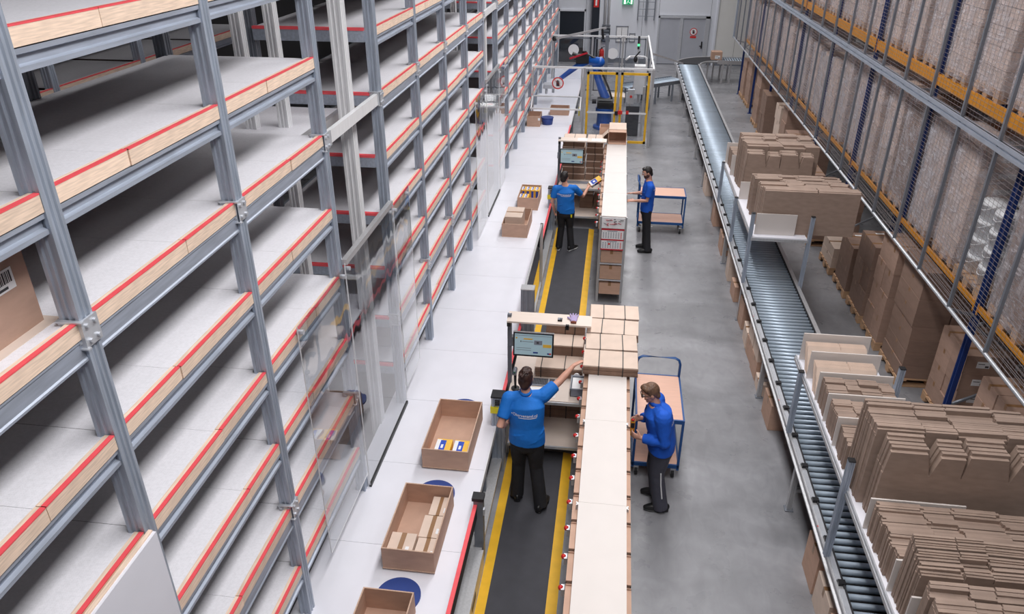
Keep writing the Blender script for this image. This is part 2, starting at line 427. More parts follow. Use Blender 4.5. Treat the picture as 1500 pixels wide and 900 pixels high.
def no_touch_sign(name, c, r, mw, mr, mk, axis_y=True, parent=None, label=None):
    """round no-touching sign facing the camera: white disc, red ring, red bar, dark hand"""
    x, y, z = c
    root = T(name, label, 'sign', (x, y, z)) if label else None
    p = root or parent
    obj('disc', MB().cyl((x, y, z), (x, y - 0.006, z), r, 24), mw, p)
    ring = MB()
    n = 28
    for k in range(n):
        a, b = 2 * PI * k / n, 2 * PI * (k + 1) / n
        q = [(x + rr * math.cos(t), yy, z + rr * math.sin(t)) for rr in (r * 0.82, r) for t in (a, b) for yy in (y - 0.006, y - 0.010)]
        ring.add(q, [(1, 3, 7, 5), (0, 4, 6, 2), (0, 1, 5, 4), (2, 6, 7, 3), (0, 2, 3, 1), (4, 5, 7, 6)])
    ring.bar((x - r * 0.62, y - 0.013, z + r * 0.62), (x + r * 0.62, y - 0.013, z - r * 0.62), 0.004, r * 0.16, up=(0, 1, 0))
    obj('red_ring', ring, mr, p)
    hand = MB().box((x - r * 0.26, y - 0.0095, z - r * 0.5), (x + r * 0.26, y - 0.006, z + r * 0.05))
    for k, h in enumerate((0.42, 0.52, 0.48, 0.36)):
        hand.box((x + r * (-0.26 + 0.135 * k), y - 0.0095, z), (x + r * (-0.15 + 0.135 * k), y - 0.006, z + r * h))
    hand.bar((x + r * 0.22, y - 0.008, z - r * 0.35), (x + r * 0.46, y - 0.008, z + r * 0.08), 0.003, r * 0.12, up=(0, 1, 0))
    obj('hand_symbol', hand, mk, p)
    return root
no_touch_sign('prohibition_sign', (3.25, YB - 0.035, 1.40), 0.16, paper, redp, inkm, label='round red and white no-entry hand sign on the grey steel door')
obj('sign_plate', MB().box((3.12, YB - 0.042, 1.14), (3.38, YB - 0.035, 1.22)), redp, bpy.data.objects['prohibition_sign'])
# dark steel column
c = T('steel_column', 'dark steel column on the back wall with a red sign at its top', 'column', (-1.0, 35.2, 0))
obj('flange', MB().box((-1.18, 35.1, 0), (-0.86, 35.13, 5.2)).box((-1.18, 35.33, 0), (-0.86, 35.36, 5.2)), darkd, c)
obj('web', MB().box((-1.04, 35.13, 0), (-1.0, 35.33, 5.2)), darkd, c)
obj('fire_sign', MB().box((-1.12, 35.07, 2.38), (-0.9, 35.10, 2.75)), redp, c)
obj('fire_symbol', MB().box((-1.05, 35.065, 2.45), (-0.98, 35.07, 2.68)), paper, c)
# fire extinguisher
e = T('fire_extinguisher', 'red fire extinguisher hanging at the foot of the dark column', 'fire extinguisher', (-0.68, 35.3, 0.08))
obj('cylinder_body', MB().tube([(-0.68, 35.3, 0.08), (-0.68, 35.3, 0.52), (-0.68, 35.3, 0.60), (-0.68, 35.3, 0.64)], [0.11, 0.11, 0.08, 0.03], 16), redp, e, True)
obj('valve', MB().cyl((-0.68, 35.3, 0.64), (-0.68, 35.3, 0.7), 0.03, 10).bar((-0.68, 35.3, 0.69), (-0.56, 35.22, 0.74), 0.03, 0.02), black, e)
obj('hose', MB().tube([(-0.68, 35.25, 0.67), (-0.81, 35.22, 0.6), (-0.83, 35.22, 0.4), (-0.81, 35.22, 0.24)], 0.014, 8), black, e, True)
obj('wall_hook', MB().box((-0.70, 35.38, 0.45), (-0.66, 35.52, 0.55)), steel_d, e)
obj('white_sticker', MB().box((-0.74, 35.18, 0.2), (-0.62, 35.195, 0.32)), paper, e)
# drain pipes and switch box
p = T('wall_conduit', 'pair of white vertical pipes on the back wall above a dark switch box', 'pipe', (-0.55, 35.43, 1.6))
for k, x in enumerate((-0.62, -0.46)):
    obj('pipe', MB().cyl((x, 35.43, 1.62), (x, 35.43, 4.8), 0.055, 12), whitep, p, True)
obj('bracket', MB().box((-0.72, 35.4, 1.58), (-0.36, YB, 1.63)), steel_d, p)
sb = T('switch_box', 'dark grey wall switch box with rows of grey modules below white pipes', 'switch box', (-0.54, 35.44, 0.92))
obj('housing', MB().box((-0.73, 35.38, 0.92), (-0.36, YB, 1.48)), darkd, sb)
for r in range(4):
    obj('module_row', MB().box((-0.68, 35.36, 0.97 + 0.125 * r), (-0.41, 35.38, 1.05 + 0.125 * r)), steel_d, sb)
for nm, x0, x1, z0, z1, lab in (('notice_board', -0.1, 0.43, 0.9, 1.58, 'large framed white notice board on the back wall'), ('notice_board', 0.49, 0.75, 0.92, 1.28, 'small framed paper notice beside the large notice board')):
    nb = T(nm, lab, 'notice board', ((x0 + x1) / 2, YB - 0.03, z0))
    obj('frame', MB().box((x0, YB - 0.04, z0), (x0 + 0.03, YB, z1)).box((x1 - 0.03, YB - 0.04, z0), (x1, YB, z1)).box((x0, YB - 0.04, z1 - 0.03), (x1, YB, z1)).box((x0, YB - 0.04, z0), (x1, YB, z0 + 0.03)), steel_d, nb)
    obj('sheet', MB().box((x0 + 0.03, YB - 0.02, z0 + 0.03), (x1 - 0.03, YB, z1 - 0.03)), paper, nb)
    if x0 < 0:
        obj('printed_line', MB().box((0.14, YB - 0.025, 1.08), (0.155, YB - 0.02, 1.5)).box((0.14, YB - 0.025, 1.08), (0.36, YB - 0.02, 1.095)).box((-0.02, YB - 0.025, 1.06), (0.1, YB - 0.02, 1.1)), inkm, nb)
ex = T('exit_sign', 'lit green and white emergency exit sign high on the back wall', 'exit sign', (0.33, 35.38, 2.48))
obj('green_panel', MB().box((0.10, 35.36, 2.48), (0.56, 35.42, 2.78)), exitg, ex)
obj('running_figure', MB().box((0.16, 35.35, 2.5), (0.24, 35.36, 2.76)).ball((0.36, 35.355, 2.73), 0.025, 8).bar((0.36, 35.355, 2.7), (0.33, 35.355, 2.6), 0.01, 0.05, up=(0, 1, 0)).bar((0.33, 35.355, 2.61), (0.42, 35.355, 2.53), 0.01, 0.03, up=(0, 1, 0)).bar((0.33, 35.355, 2.61), (0.28, 35.355, 2.51), 0.01, 0.03, up=(0, 1, 0)).box((0.45, 35.35, 2.5), (0.52, 35.36, 2.76)), exitw, ex)
ld = T('wall_ladder', 'dark double wall ladder ending above the notice boards', 'ladder', (1.13, 35.35, 1.85))
for x in (0.79, 1.12, 1.17, 1.5):
    obj('ladder_rail', MB().bar((x, 35.34, 1.85), (x, 35.34, 5.2), 0.045, 0.045), steel_d, ld)
for k in range(11):
    obj('rung', MB().cyl((0.79, 35.34, 2.02 + 0.29 * k), (1.5, 35.34, 2.02 + 0.29 * k), 0.016, 8), steel_d, ld)

# ------------------------------------------------------------------ the shelving racks along the sorting table
XF, XBK = -2.48, -3.75
LEV = [1.31, 1.98, 2.645, 3.315, 3.985, 4.65, 5.29, 5.96]
FLAT = (1.98, 4.65)
def post_profile(cx, cy, w=0.05):
    """square steel section with two grooves in each face"""
    g = 0.009
    side = [(-w, -w), (-w * 0.62, -w), (-w * 0.5, -w + g), (-w * 0.18, -w + g), (-w * 0.06, -w), (w * 0.06, -w), (w * 0.18, -w + g), (w * 0.5, -w + g), (w * 0.62, -w)]
    poly = []
    for k in range(4):
        c, s_ = math.cos(k * PI / 2), math.sin(k * PI / 2)
        poly += [(cx + x * c - y * s_, cy + x * s_ + y * c) for x, y in side]
    return poly
UP = MB().prism(post_profile(0, 0), 0, 7.6).mesh('upright', steel)
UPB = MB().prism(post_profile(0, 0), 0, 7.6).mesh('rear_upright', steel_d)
def splice_mesh():
    m = MB().box((-0.058, -0.062, -0.07), (0.062, -0.05, 0.07)).box((0.05, -0.062, -0.07), (0.062, 0.058, 0.07))
    m.box((-0.058, -0.075, -0.075), (0.075, -0.05, -0.067)).box((-0.058, -0.075, 0.067), (0.075, -0.05, 0.075))
    for z in (-0.04, 0.04):
        for t in (-0.03, 0.03):
            m.cyl((t, -0.062, z), (t, -0.076, z), 0.012, 6); m.cyl((0.062, t, z), (0.076, t, z), 0.012, 6)
    return m.mesh('splice_plate', zinc)
SPL = splice_mesh()
def beam_mesh(L, flat):
    if flat:
        poly = [(-0.02, 0), (0.035, 0), (0.035, 0.012), (0.028, 0.02), (0.028, 0.098), (0.035, 0.106), (0.035, 0.115), (-0.02, 0.115)]
    else:
        poly = [(-0.02, 0), (0.035, 0), (0.035, 0.022), (0.012, 0.03), (0.012, 0.065), (0.035, 0.073), (0.035, 0.095), (-0.02, 0.095)]
    m = MB(); n = len(poly); h = L / 2
    m.add([(x, -h, z) for x, z in poly] + [(x, h, z) for x, z in poly],
          [tuple(range(n)), tuple(range(2 * n - 1, n - 1, -1))] + [(k, n + k, n + (k + 1) % n, (k + 1) % n) for k in range(n)])
    return m.mesh('beam', steel_y)
_bm = {}
def beam(L, flat):
    k = (round(L, 3), flat)
    if k not in _bm: _bm[k] = beam_mesh(L, flat)
    return _bm[k]
_sb = {}
def shelf_board(x0, x1, y0, y1, L, root):
    """coated board: white on top, brown film on the underside and edges, dark to shade the shelf interior"""
    k = (round(x1 - x0, 3), round(y1 - y0, 3))
    if k not in _sb:
        a, b = k[0] / 2, k[1] / 2
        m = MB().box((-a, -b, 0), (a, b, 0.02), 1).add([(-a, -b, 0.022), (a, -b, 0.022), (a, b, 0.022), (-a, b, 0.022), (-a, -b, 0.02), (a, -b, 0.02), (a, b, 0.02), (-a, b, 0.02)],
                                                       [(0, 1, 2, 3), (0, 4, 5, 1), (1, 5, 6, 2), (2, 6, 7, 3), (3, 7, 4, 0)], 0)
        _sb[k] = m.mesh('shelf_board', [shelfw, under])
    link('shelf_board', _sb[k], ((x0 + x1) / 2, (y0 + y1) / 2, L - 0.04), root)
def rack_section(label, ys, two, end):
    root = T('shelving_rack', label, 'shelving rack', ((XF + XBK) / 2, ys[0], 0))
    for y in ys:
        u = link('upright', UP, (XF, y, 0), root)
        for z in (1.945, 4.585): link('splice_plate', SPL, (XF, y, z), u)
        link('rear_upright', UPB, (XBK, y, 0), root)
    for y0, y1 in zip(ys[:-1], ys[1:]):
        a, b = y0 + 0.052, y1 - 0.052
        for L in LEV:
            h = 0.115 if L in FLAT else 0.095
            link('beam', beam(b - a, L in FLAT), (XF + 0.005, (a + b) / 2, L - 0.092 - h), root)
            link('beam', beam(b - a, False), (XBK, (a + b) / 2, L - 0.13), root)
            mid = (a + b) / 2 + (RND.uniform(-0.25, 0.25) if two else 0)
            for q0, q1 in (((a, mid - 0.003), (mid + 0.003, b)) if two else ((a, b),)):
                s = RND.uniform(-0.004, 0.004)
                pl = box('edge_plank', (XF - 0.008 + s, q0, L - 0.085), (XF + 0.045 + s, q1, L), pine, root)
                box('red_tape', (XF + 0.020 + s, q0, L - 0.004), (XF + 0.0465 + s, q1, L + 0.003), tape, pl)
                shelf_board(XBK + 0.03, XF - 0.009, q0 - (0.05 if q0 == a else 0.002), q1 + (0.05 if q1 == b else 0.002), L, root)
    if end:
        y = ys[0] - 0.052
        for L in LEV:
            box('end_beam', (XBK + 0.05, y - 0.03, L - 0.14), (XF - 0.05, y + 0.02, L - 0.03), steel_y, root)
            box('end_tape', (XBK + 0.05, y - 0.034, L - 0.03), (XF - 0.05, y + 0.02, L - 0.004), tape, root)
    return root
YS1 = [-0.44, 1.21, 2.86, 4.49, 6.13]
YS2 = [7.79, 9.40, 11.03, 12.67, 14.31]
YS3 = [15.96 + 1.65 * k for k in range(11)]
rack_section('tall white-shelved steel rack before the first gap, a carton on one shelf', YS1, True, False)
rack_section('tall steel shelving rack between the two gaps, empty white shelves', YS2, True, True)
rack_section('long steel shelving rack past the second gap, reaching to the back wall', YS3, False, True)

# the rack behind, seen through the first gap
def back_rack():
    ys = [4.2, 5.85, 7.5, 9.15, 10.8, 12.4]
    root = T('shelving_rack', 'dim shelving rack in the next aisle, seen through the first rack gap', 'shelving rack', (-6.5, 4.2, 0))
    for y in ys:
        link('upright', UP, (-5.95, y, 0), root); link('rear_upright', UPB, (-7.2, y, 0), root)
    for y0, y1 in zip(ys[:-1], ys[1:]):
        a, b = y0 + 0.052, y1 - 0.052
        for L in LEV:
            link('beam', beam(b - a, False), (-5.945, (a + b) / 2, L - 0.187), root)
            pl = box('edge_plank', (-5.958, a, L - 0.085), (-5.905, b, L), pine, root)
            box('red_tape', (-5.938, a, L - 0.002), (-5.903, b, L + 0.003), tape, pl)
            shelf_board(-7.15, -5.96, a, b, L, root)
back_rack()

# gap 1 and gap 2: mast posts, tie beam, deck
def gap(y0, y1, masts, label, lab2):
    root = T('lift_mast', label, 'mast', (-2.9, (y0 + y1) / 2, 0))
    for x, y, w in masts:
        m = MB().prism(post_profile(x, y, w), 0, 7.6)
        obj('mast_post', m, bralu, root)
    t = T('tie_beam', lab2, 'beam', (XF, (y0 + y1) / 2, 4.5))
    box('beam_body', (XF + 0.0, y0 + 0.055, 4.53), (XF + 0.045, y1 - 0.055, 4.64), bralu, t)
    for y in (y0 + 0.075, y1 - 0.075):
        box('bolt_plate', (XF + 0.045, y - 0.02, 4.52), (XF + 0.056, y + 0.05, 4.65), zinc, t)
gap(6.13, 7.79, [(-2.66, 7.35, 0.065), (-3.12, 6.9, 0.05), (-3.4, 6.8, 0.05)], 'bright aluminium lift mast standing in the first rack gap', 'pale steel tie beam bridging the first rack gap')
gap(14.31, 15.96, [(-2.62, 15.3, 0.07), (-3.1, 14.9, 0.05)], 'bright aluminium lift mast standing in the second rack gap', 'pale steel tie beam bridging the second rack gap')
dk = T('service_deck', 'small white service deck with steel edges inside the first rack gap', 'deck', (-3.3, 7.0, 4.4))
box('deck_board', (-3.74, 6.25, 4.47), (-2.86, 7.66, 4.49), shelfw, dk)
obj('edge_beam', MB().box((-3.74, 6.2, 4.37), (-2.8, 6.25, 4.49)).box((-2.86, 6.2, 4.37), (-2.8, 7.66, 4.49)), alu, dk)
gb = T('gap_shelf', 'low white shelf with a red front edge at the back of the first rack gap', 'shelf', (-3.2, 7.1, 2.0))
box('shelf_board', (-3.72, 6.3, 2.28), (-2.7, 7.66, 2.30), shelfw, gb)
box('red_edge', (-3.72, 6.27, 2.26), (-2.7, 6.3, 2.31), tape, gb)

# acrylic sheets in front of the two gaps
def sheet(label, y0, y1, z0, z1, rail, bottom):
    r = T('acrylic_sheet', label, 'clear sheet', (-2.40, (y0 + y1) / 2, z0))
    obj('pane', MB().box((-2.403, y0, z0), (-2.397, y1, z1)), plexi, r)
    if rail: box('top_rail', (-2.43, y0, z1 - 0.02), (-2.38, y1, z1 + 0.035), alu, r)
    if bottom: box('bottom_rail', (-2.41, y0, z0 - 0.03), (-2.385, y1, z0 + 0.01), black, r)
    obj('pane_edge', MB().box((-2.404, y0 - 0.004, z0), (-2.396, y0, z1)).box((-2.404, y1, z0), (-2.396, y1 + 0.004, z1)).box((-2.404, y0, z0 - 0.004), (-2.396, y1, z0)), whitep, r)
    for y in (y0 + 0.06, y1 - 0.06):
        obj('screw', MB().cyl((-2.43, y, z1 - 0.08), (-2.375, y, z1 - 0.08), 0.022, 8), zinc, r)
sheet('clear acrylic sheet on the rack just before the first gap', 4.98, 6.14, 0.92, 3.40, False, False)
sheet('clear acrylic sheet closing the first gap, with a metal top rail', 6.16, 7.76, 0.73, 3.42, True, True)
sheet('clear acrylic sheet on the rack just past the first gap', 7.82, 8.5, 0.92, 3.38, False, False)
sheet('clear acrylic sheet on the rack just before the second gap', 13.15, 14.28, 0.74, 3.35, False, False)
sheet('clear acrylic sheet closing the second gap, with a metal top rail', 14.33, 15.93, 0.74, 3.42, True, True)
sheet('clear acrylic sheet on the rack just past the second gap', 15.98, 16.75, 0.74, 3.35, False, False)

# white board leaning on the rack, bottom corner
wbd = T('white_panel', 'white board with bare wooden edge standing against the first rack', 'panel', (-2.37, 2.4, 0.7))
box('board_face', (-2.395, 1.75, 0.72), (-2.375, 2.83, 3.31), tablew, wbd)
box('wood_edge', (-2.42, 1.75, 0.72), (-2.396, 2.83, 3.318), pine, wbd)

# ------------------------------------------------------------------ cartons
def open_carton(name, label, x0, x1, y0, y1, z0, z1, m=card, flap=False, group=None):
    """open-topped carton: four walls and a floor with thickness, paler cut edges"""
    t = 0.012
    r = T(name, label, 'carton', ((x0 + x1) / 2, (y0 + y1) / 2, z0), group)
    b = MB().box((x0, y0, z0), (x1, y1, z0 + t)).box((x0, y0, z0 + t), (x1, y0 + t, z1 - 0.004)).box((x0, y1 - t, z0 + t), (x1, y1, z1 - 0.004))
    b.box((x0, y0 + t, z0 + t), (x0 + t, y1 - t, z1 - 0.004)).box((x1 - t, y0 + t, z0 + t), (x1, y1 - t, z1 - 0.004))
    obj('carton_body', b, m, r)
    e = MB().box((x0, y0, z1 - 0.004), (x1, y0 + t, z1)).box((x0, y1 - t, z1 - 0.004), (x1, y1, z1)).box((x0, y0 + t, z1 - 0.004), (x0 + t, y1 - t, z1)).box((x1 - t, y0 + t, z1 - 0.004), (x1, y1 - t, z1))
    obj('cut_edge', e, card_e, r)
    obj('bottom_fold', MB().box((x0 - 0.003, y0 - 0.004, z0), (x1 + 0.003, y0, z0 + 0.012)), card_e, r)
    return r
tapem = mat('brown_packing_tape', (150, 112, 78), 0.3)
_cc = {}
def closed_carton(name, label, x0, x1, y0, y1, z0, z1, m=card, group=None, cat='carton', along='y', lab=None, rz=0.0):
    """closed carton with a taped flap joint on top; the joint is a thin groove between two flaps"""
    d = (round(x1 - x0, 3), round(y1 - y0, 3), round(z1 - z0, 3))
    key = d + (m.name, along)
    if key not in _cc:
        a, b, c = d[0] / 2, d[1] / 2, d[2]
        q = MB().box((-a, -b, 0), (a, b, c - 0.004))
        if along == 'y': q.box((-a, -b, c - 0.004), (-0.003, b, c)).box((0.003, -b, c - 0.004), (a, b, c))
        else: q.box((-a, -b, c - 0.004), (a, -0.003, c)).box((-a, 0.003, c - 0.004), (a, b, c))
        w = min(0.025, 0.2 * min(a, b))
        tp = MB()
        if along == 'y':
            tp.box((-w, -b - 0.001, c), (w, b + 0.001, c + 0.001)).box((-w, -b - 0.001, c * 0.75), (w, -b, c))
        else:
            tp.box((-a - 0.001, -w, c), (a + 0.001, w, c + 0.001)).box((-a - 0.001, -w, c * 0.75), (-a, w, c))
        _cc[key] = (q.mesh('carton', m), tp.mesh('tape_strip', tapem))
    q, tp = _cc[key]
    loc = ((x0 + x1) / 2, (y0 + y1) / 2, z0)
    r = link(name, q, loc)
    tag(r, label, cat, group)
    link('tape_strip', tp, loc, r)
    if lab:                                 # white label with a dark code on a face: 'front', 'side' or 'top'
        f, u, v, lw, lh = lab
        cx, cy = loc[0], loc[1]
        if f == 'front':
            o = obj('paper_label', MB().box((cx + u - lw / 2, y0 - 0.003, z0 + v), (cx + u + lw / 2, y0, z0 + v + lh)), paper, r)
            obj('code_print', MB().box((cx + u - lw * 0.4, y0 - 0.004, z0 + v + lh * 0.6), (cx + u + lw * 0.1, y0 - 0.003, z0 + v + lh * 0.7)).box((cx + u + lw * 0.15, y0 - 0.004, z0 + v + lh * 0.12), (cx + u + lw * 0.42, y0 - 0.003, z0 + v + lh * 0.4)), inkm, o)
        elif f == 'side':
            o = obj('paper_label', MB().box((x0 - 0.003, cy + u - lw / 2, z0 + v), (x0, cy + u + lw / 2, z0 + v + lh)), paper, r)
        else:
            o = obj('paper_label', MB().box((cx + u - lw / 2, cy + v - lh / 2, z1), (cx + u + lw / 2, cy + v + lh / 2, z1 + 0.003)), paper, r)
    if rz: r.rotation_euler = (0, 0, rz)
    return r
def barcode(parent, x, y0, z0, L, h):
    """bar label on a +X face"""
    o = obj('barcode_label', MB().box((x, y0, z0), (x + 0.003, y0 + L, z0 + h)), paper, parent)
    b = MB(); y = y0 + L * 0.1; k = 0
    while y < y0 + L * 0.88:
        wd = L * (0.015, 0.03, 0.022, 0.045)[k % 4]
        b.box((x + 0.003, y, z0 + h * 0.35), (x + 0.004, y + wd, z0 + h * 0.9)); y += wd + L * (0.02, 0.03, 0.025)[k % 3]; k += 1
    b.box((x + 0.003, y0 + L * 0.3, z0 + h * 0.1), (x + 0.004, y0 + L * 0.75, z0 + h * 0.22))
    obj('code_print', b, inkm, o)
sc = open_carton('carton', 'open brown carton with a white barcode label on the rack shelf', -3.3, -2.64, 2.0, 2.84, 4.635, 5.02, stackc)
barcode(sc, -2.64, 2.56, 4.86, 0.19, 0.10)
box('slip_sheet', (-3.35, 1.9, 4.633), (-2.58, 2.88, 4.635), ply, sc)

# ------------------------------------------------------------------ the sorting table
TZ = 0.70
tb = T('sorting_table', 'long white sorting table running beside the tall shelving racks', 'table', (-1.85, 2.0, 0))
yy = 1.6; k = 0
while yy < 29.5:
    box('table_panel', (-2.62, yy + 0.002, TZ - 0.03), (-1.20, yy + 1.248, TZ), tablew, tb)
    yy += 1.25
box('edge_profile', (-1.20, 1.6, TZ - 0.09), (-1.185, 29.1, TZ - 0.004), whitep, tb)
box('apron', (-1.26, 1.6, TZ - 0.2), (-1.22, 29.1, TZ - 0.03), alu, tb)
for k in range(12):
    box('leg', (-1.30, 2.0 + 2.4 * k, 0), (-1.22, 2.08 + 2.4 * k, TZ - 0.03), steel_d, tb)
    box('leg', (-2.40, 2.0 + 2.4 * k, 0), (-2.32, 2.08 + 2.4 * k, TZ - 0.03), steel_d, tb)
box('lower_ledge', (-1.25, 2.4, 0.16), (-1.12, 7.9, 0.2), alu, tb)
box('lower_ledge', (-1.25, 9.9, 0.16), (-1.12, 15.7, 0.2), alu, tb)
def guard(y0, y1):
    g = box('guard_rail', (-1.195, y0, 0.62), (-1.165, y1, 0.79), darkr, tb)
    box('red_edge', (-1.20, y0, 0.79), (-1.16, y1, 0.81), tape, g)
guard(1.6, 5.94); guard(7.66, 9.95); guard(10.0, 21.4)
for y, lab in ((5.95, 'grey steel guard post at the end of the long red-edged rail'),):
    gp = T('guard_post', lab, 'post', (-1.15, y, 0))
    box('post_body', (-1.2, y - 0.03, 0.02), (-1.1, y + 0.06, 0.86), steel_d, gp)
    box('post_cap', (-1.215, y - 0.04, 0.86), (-1.09, y + 0.07, 0.90), darkr, gp)
    box('latch', (-1.1, y - 0.02, 0.66), (-1.085, y + 0.02, 0.74), zinc, gp)
for y, x, lab in ((7.5, -1.17, 'ribbed grey post with a yellow band beside the woman in blue polo'), (15.1, -1.17, 'grey post with a yellow band beside the distant man in blue shirt')):
    gp = T('banded_post', lab, 'post', (x, y, 0))
    obj('post_body', MB().prism(post_profile(x, y, 0.075), 0.0, 1.12), steel, gp)
    obj('post_top', MB().box((x - 0.08, y - 0.08, 1.12), (x + 0.08, y + 0.08, 1.14)), darkr, gp)
    obj('yellow_band', MB().box((x - 0.086, y - 0.086, 0.90), (x + 0.086, y + 0.086, 0.99)), yel2, gp)
    for k in range(3): box('button_rib', (x - 0.03, y - 0.088, 1.02 + 0.03 * k), (x + 0.03, y - 0.075, 1.035 + 0.03 * k), black, gp)
# low box rail with recessed handles at the near end of the walkway
lb = T('cable_duct', 'low grey duct with oblong handle holes beside the yellow walkway border', 'duct', (-1.13, 4.0, 0))
box('duct_body', (-1.17, 2.6, 0.0), (-1.09, 5.85, 0.24), alu, lb)
for y in (3.6, 4.35, 5.15):
    box('handle_hole', (-1.091, y, 0.1), (-1.086, y + 0.2, 0.17), black, lb)
# pane beside the second walkway
gpn = T('glass_guard', 'framed clear guard pane between the table and the second walkway', 'guard', (-1.14, 11.3, 0.2))
obj('pane', MB().box((-1.142, 9.98, 0.3), (-1.136, 12.5, 1.32)), pane_m, gpn)
obj('frame', MB().box((-1.16, 9.93, 0.1), (-1.11, 9.98, 1.35)).box((-1.16, 12.5, 0.1), (-1.11, 12.55, 1.35)).box((-1.155, 9.93, 1.32), (-1.12, 12.55, 1.35)), alu, gpn)

cc = T('cable_column', 'grey ribbed cable column at the start of the second walkway', 'column', (-1.075, 9.82, 0))
obj('column_body', MB().prism([(x * 1.0 - 1.075, y * 0.8 + 9.82) for x, y in post_profile(0, 0, 0.095)], 0, 1.42), steel_d, cc)
box('column_cap', (-1.175, 9.74, 1.42), (-0.975, 9.9, 1.435), alu, cc)
# cartons, round plates and goods on the table
def plate(label, cx, cy, r=0.21, h=0.02):
    o = obj('round_plate', MB().cyl((cx, cy, TZ), (cx, cy, TZ + h), r, 40), bluep, smooth=False)
    return tag(o, label, 'plate', None)
plate('blue round plate half under the carton holding the black pan', -1.70, 4.745)
plate('blue round plate half under the carton with small brown boxes', -1.66, 6.14)
plate('blue round plate half under the carton with two yellow packs', -1.655, 7.72, 0.205)
c1 = open_carton('carton', 'open brown carton with a round black pan inside, at the table start', -1.955, -1.49, 3.62, 4.575, TZ + 0.021, 0.98)
c2 = open_carton('carton', 'open brown carton holding small taped brown boxes on the white table', -1.93, -1.42, 5.04, 5.97, TZ + 0.021, 0.985)
c3 = open_carton('carton', 'open brown carton with only two yellow packs, opposite the woman', -1.90, -1.37, 6.54, 7.52, TZ + 0.021, 0.985)
c4 = open_carton('carton', 'open brown carton with one big taped box, beside the distant walkway', -1.98, -1.49, 13.36, 14.25, TZ, 0.97)
c5 = open_carton('carton', 'open brown carton filled with yellow and blue packs', -1.87, -1.44, 14.85, 15.68, TZ, 0.97)
c6 = open_carton('carton', 'open brown carton far along the table near the hooded guard', -2.44, -2.06, 21.5, 22.1, TZ, 1.0)
box('paper_label', (-2.12, 21.495, 0.88), (-2.06, 21.499, 0.95), paper, c6)
bp_ = T('blue_bin', 'dark blue tub beside the far carton on the table', 'tub', (-1.9, 21.85, TZ))
obj('tub_body', MB().tube([(-1.88, 21.85, TZ), (-1.88, 21.85, TZ + 0.18)], [0.15, 0.17], 24), bluep, bp_, True)
obj('tub_rim', MB().tube([(-1.88, 21.85, TZ + 0.18), (-1.88, 21.85, TZ + 0.2)], [0.18, 0.18], 24), bluep, bp_)
pan = T('black_pan', 'round black pan lying in the open carton at the table start', 'pan', (-1.62, 4.28, 0.76))
ring = MB(); n = 32; cx, cy = -1.62, 4.28
prof = [(0.0, 0.745), (0.13, 0.745), (0.155, 0.82), (0.165, 0.82), (0.14, 0.735), (0.0, 0.735)]
ring.add([(cx + r * math.cos(2 * PI * i / n), cy + r * math.sin(2 * PI * i / n), z) for r, z in prof[1:5] for i in range(n)],
         [(j * n + i, j * n + (i + 1) % n, (j + 1) * n + (i + 1) % n, (j + 1) * n + i) for j in range(3) for i in range(n)] + [tuple(range(n))] + [tuple(range(4 * n - 1, 3 * n - 1, -1))])
obj('pan_body', ring, black, pan, True)
obj('pan_rim', MB().tube([(cx + 0.16 * math.cos(2 * PI * i / n), cy + 0.16 * math.sin(2 * PI * i / n), 0.822) for i in range(n + 1)], 0.009, 8), black, pan, True)
zc = TZ + 0.033
for lab, x0, x1, y0, y1, h, al in (
    ('small taped brown box in the carton corner by the far end', -1.62, -1.435, 5.66, 5.93, 0.13, 'y'),
    ('small taped brown box in the carton, middle of the row by the walkway side', -1.65, -1.435, 5.35, 5.65, 0.13, 'y'),
    ('small taped brown box in the carton corner by the table edge and near end', -1.64, -1.435, 5.06, 5.34, 0.13, 'y'),
    ('small taped brown box in the carton corner by the racks and near end', -1.91, -1.66, 5.06, 5.36, 0.15, 'y')):
    closed_carton('small_box', lab, x0, x1, y0, y1, zc, zc + h, cardl, cat='box', along=al, lab=('top', 0.07, -0.06, 0.035, 0.07))
closed_carton('taped_box', 'large taped light box filling the open carton on the table', -1.95, -1.62, 13.55, 14.1, TZ + 0.012, 1.04, cardl, cat='box', along='x')
closed_carton('taped_box', 'second taped light box behind the larger one in the same carton', -1.93, -1.64, 14.11, 14.23, TZ + 0.012, 0.93, cardl, cat='box', along='x')
def pack(label, x0, x1, y0, y1, z0, z1, group=None):
    r = T('pet_food_pack', label, 'pack', ((x0 + x1) / 2, (y0 + y1) / 2, z0), group)
    box('pack_body', (x0, y0, z0), (x1, y1, z1), yelpack, r)
    wx, wy = x1 - x0, y1 - y0
    box('white_print', (x0, y0 + wy * 0.05, z1), (x0 + wx * 0.32, y1 - wy * 0.05, z1 + 0.0015), paper, r)
    box('blue_print', (x0 + wx * 0.25, y0 + wy * 0.2, z1), (x0 + wx * 0.62, y1 - wy * 0.1, z1 + 0.0022), bluepack, r)
    box('white_letter', (x0 + wx * 0.35, y0 + wy * 0.35, z1 + 0.0022), (x0 + wx * 0.5, y0 + wy * 0.6, z1 + 0.003), paper, r)
    box('front_print', (x0 + wx * 0.15, y0 - 0.0015, z0 + 0.02), (x1 - wx * 0.3, y0, z1 - 0.02), bluepack, r)
    return r
pack('yellow and blue pack in the carton, on the rack side', -1.80, -1.62, 6.66, 6.92, zc, zc + 0.11)
pack('yellow and blue pack in the carton, on the walkway side', -1.59, -1.41, 6.66, 6.92, zc, zc + 0.11)
for k in range(4):
    pack('yellow pack in the filled carton, back row, %s from the racks' % ORD[k + 1], -1.845 + 0.098 * k, -1.755 + 0.098 * k, 15.38, 15.62, TZ + 0.012, 0.945, 'packs in the back row of the filled carton')
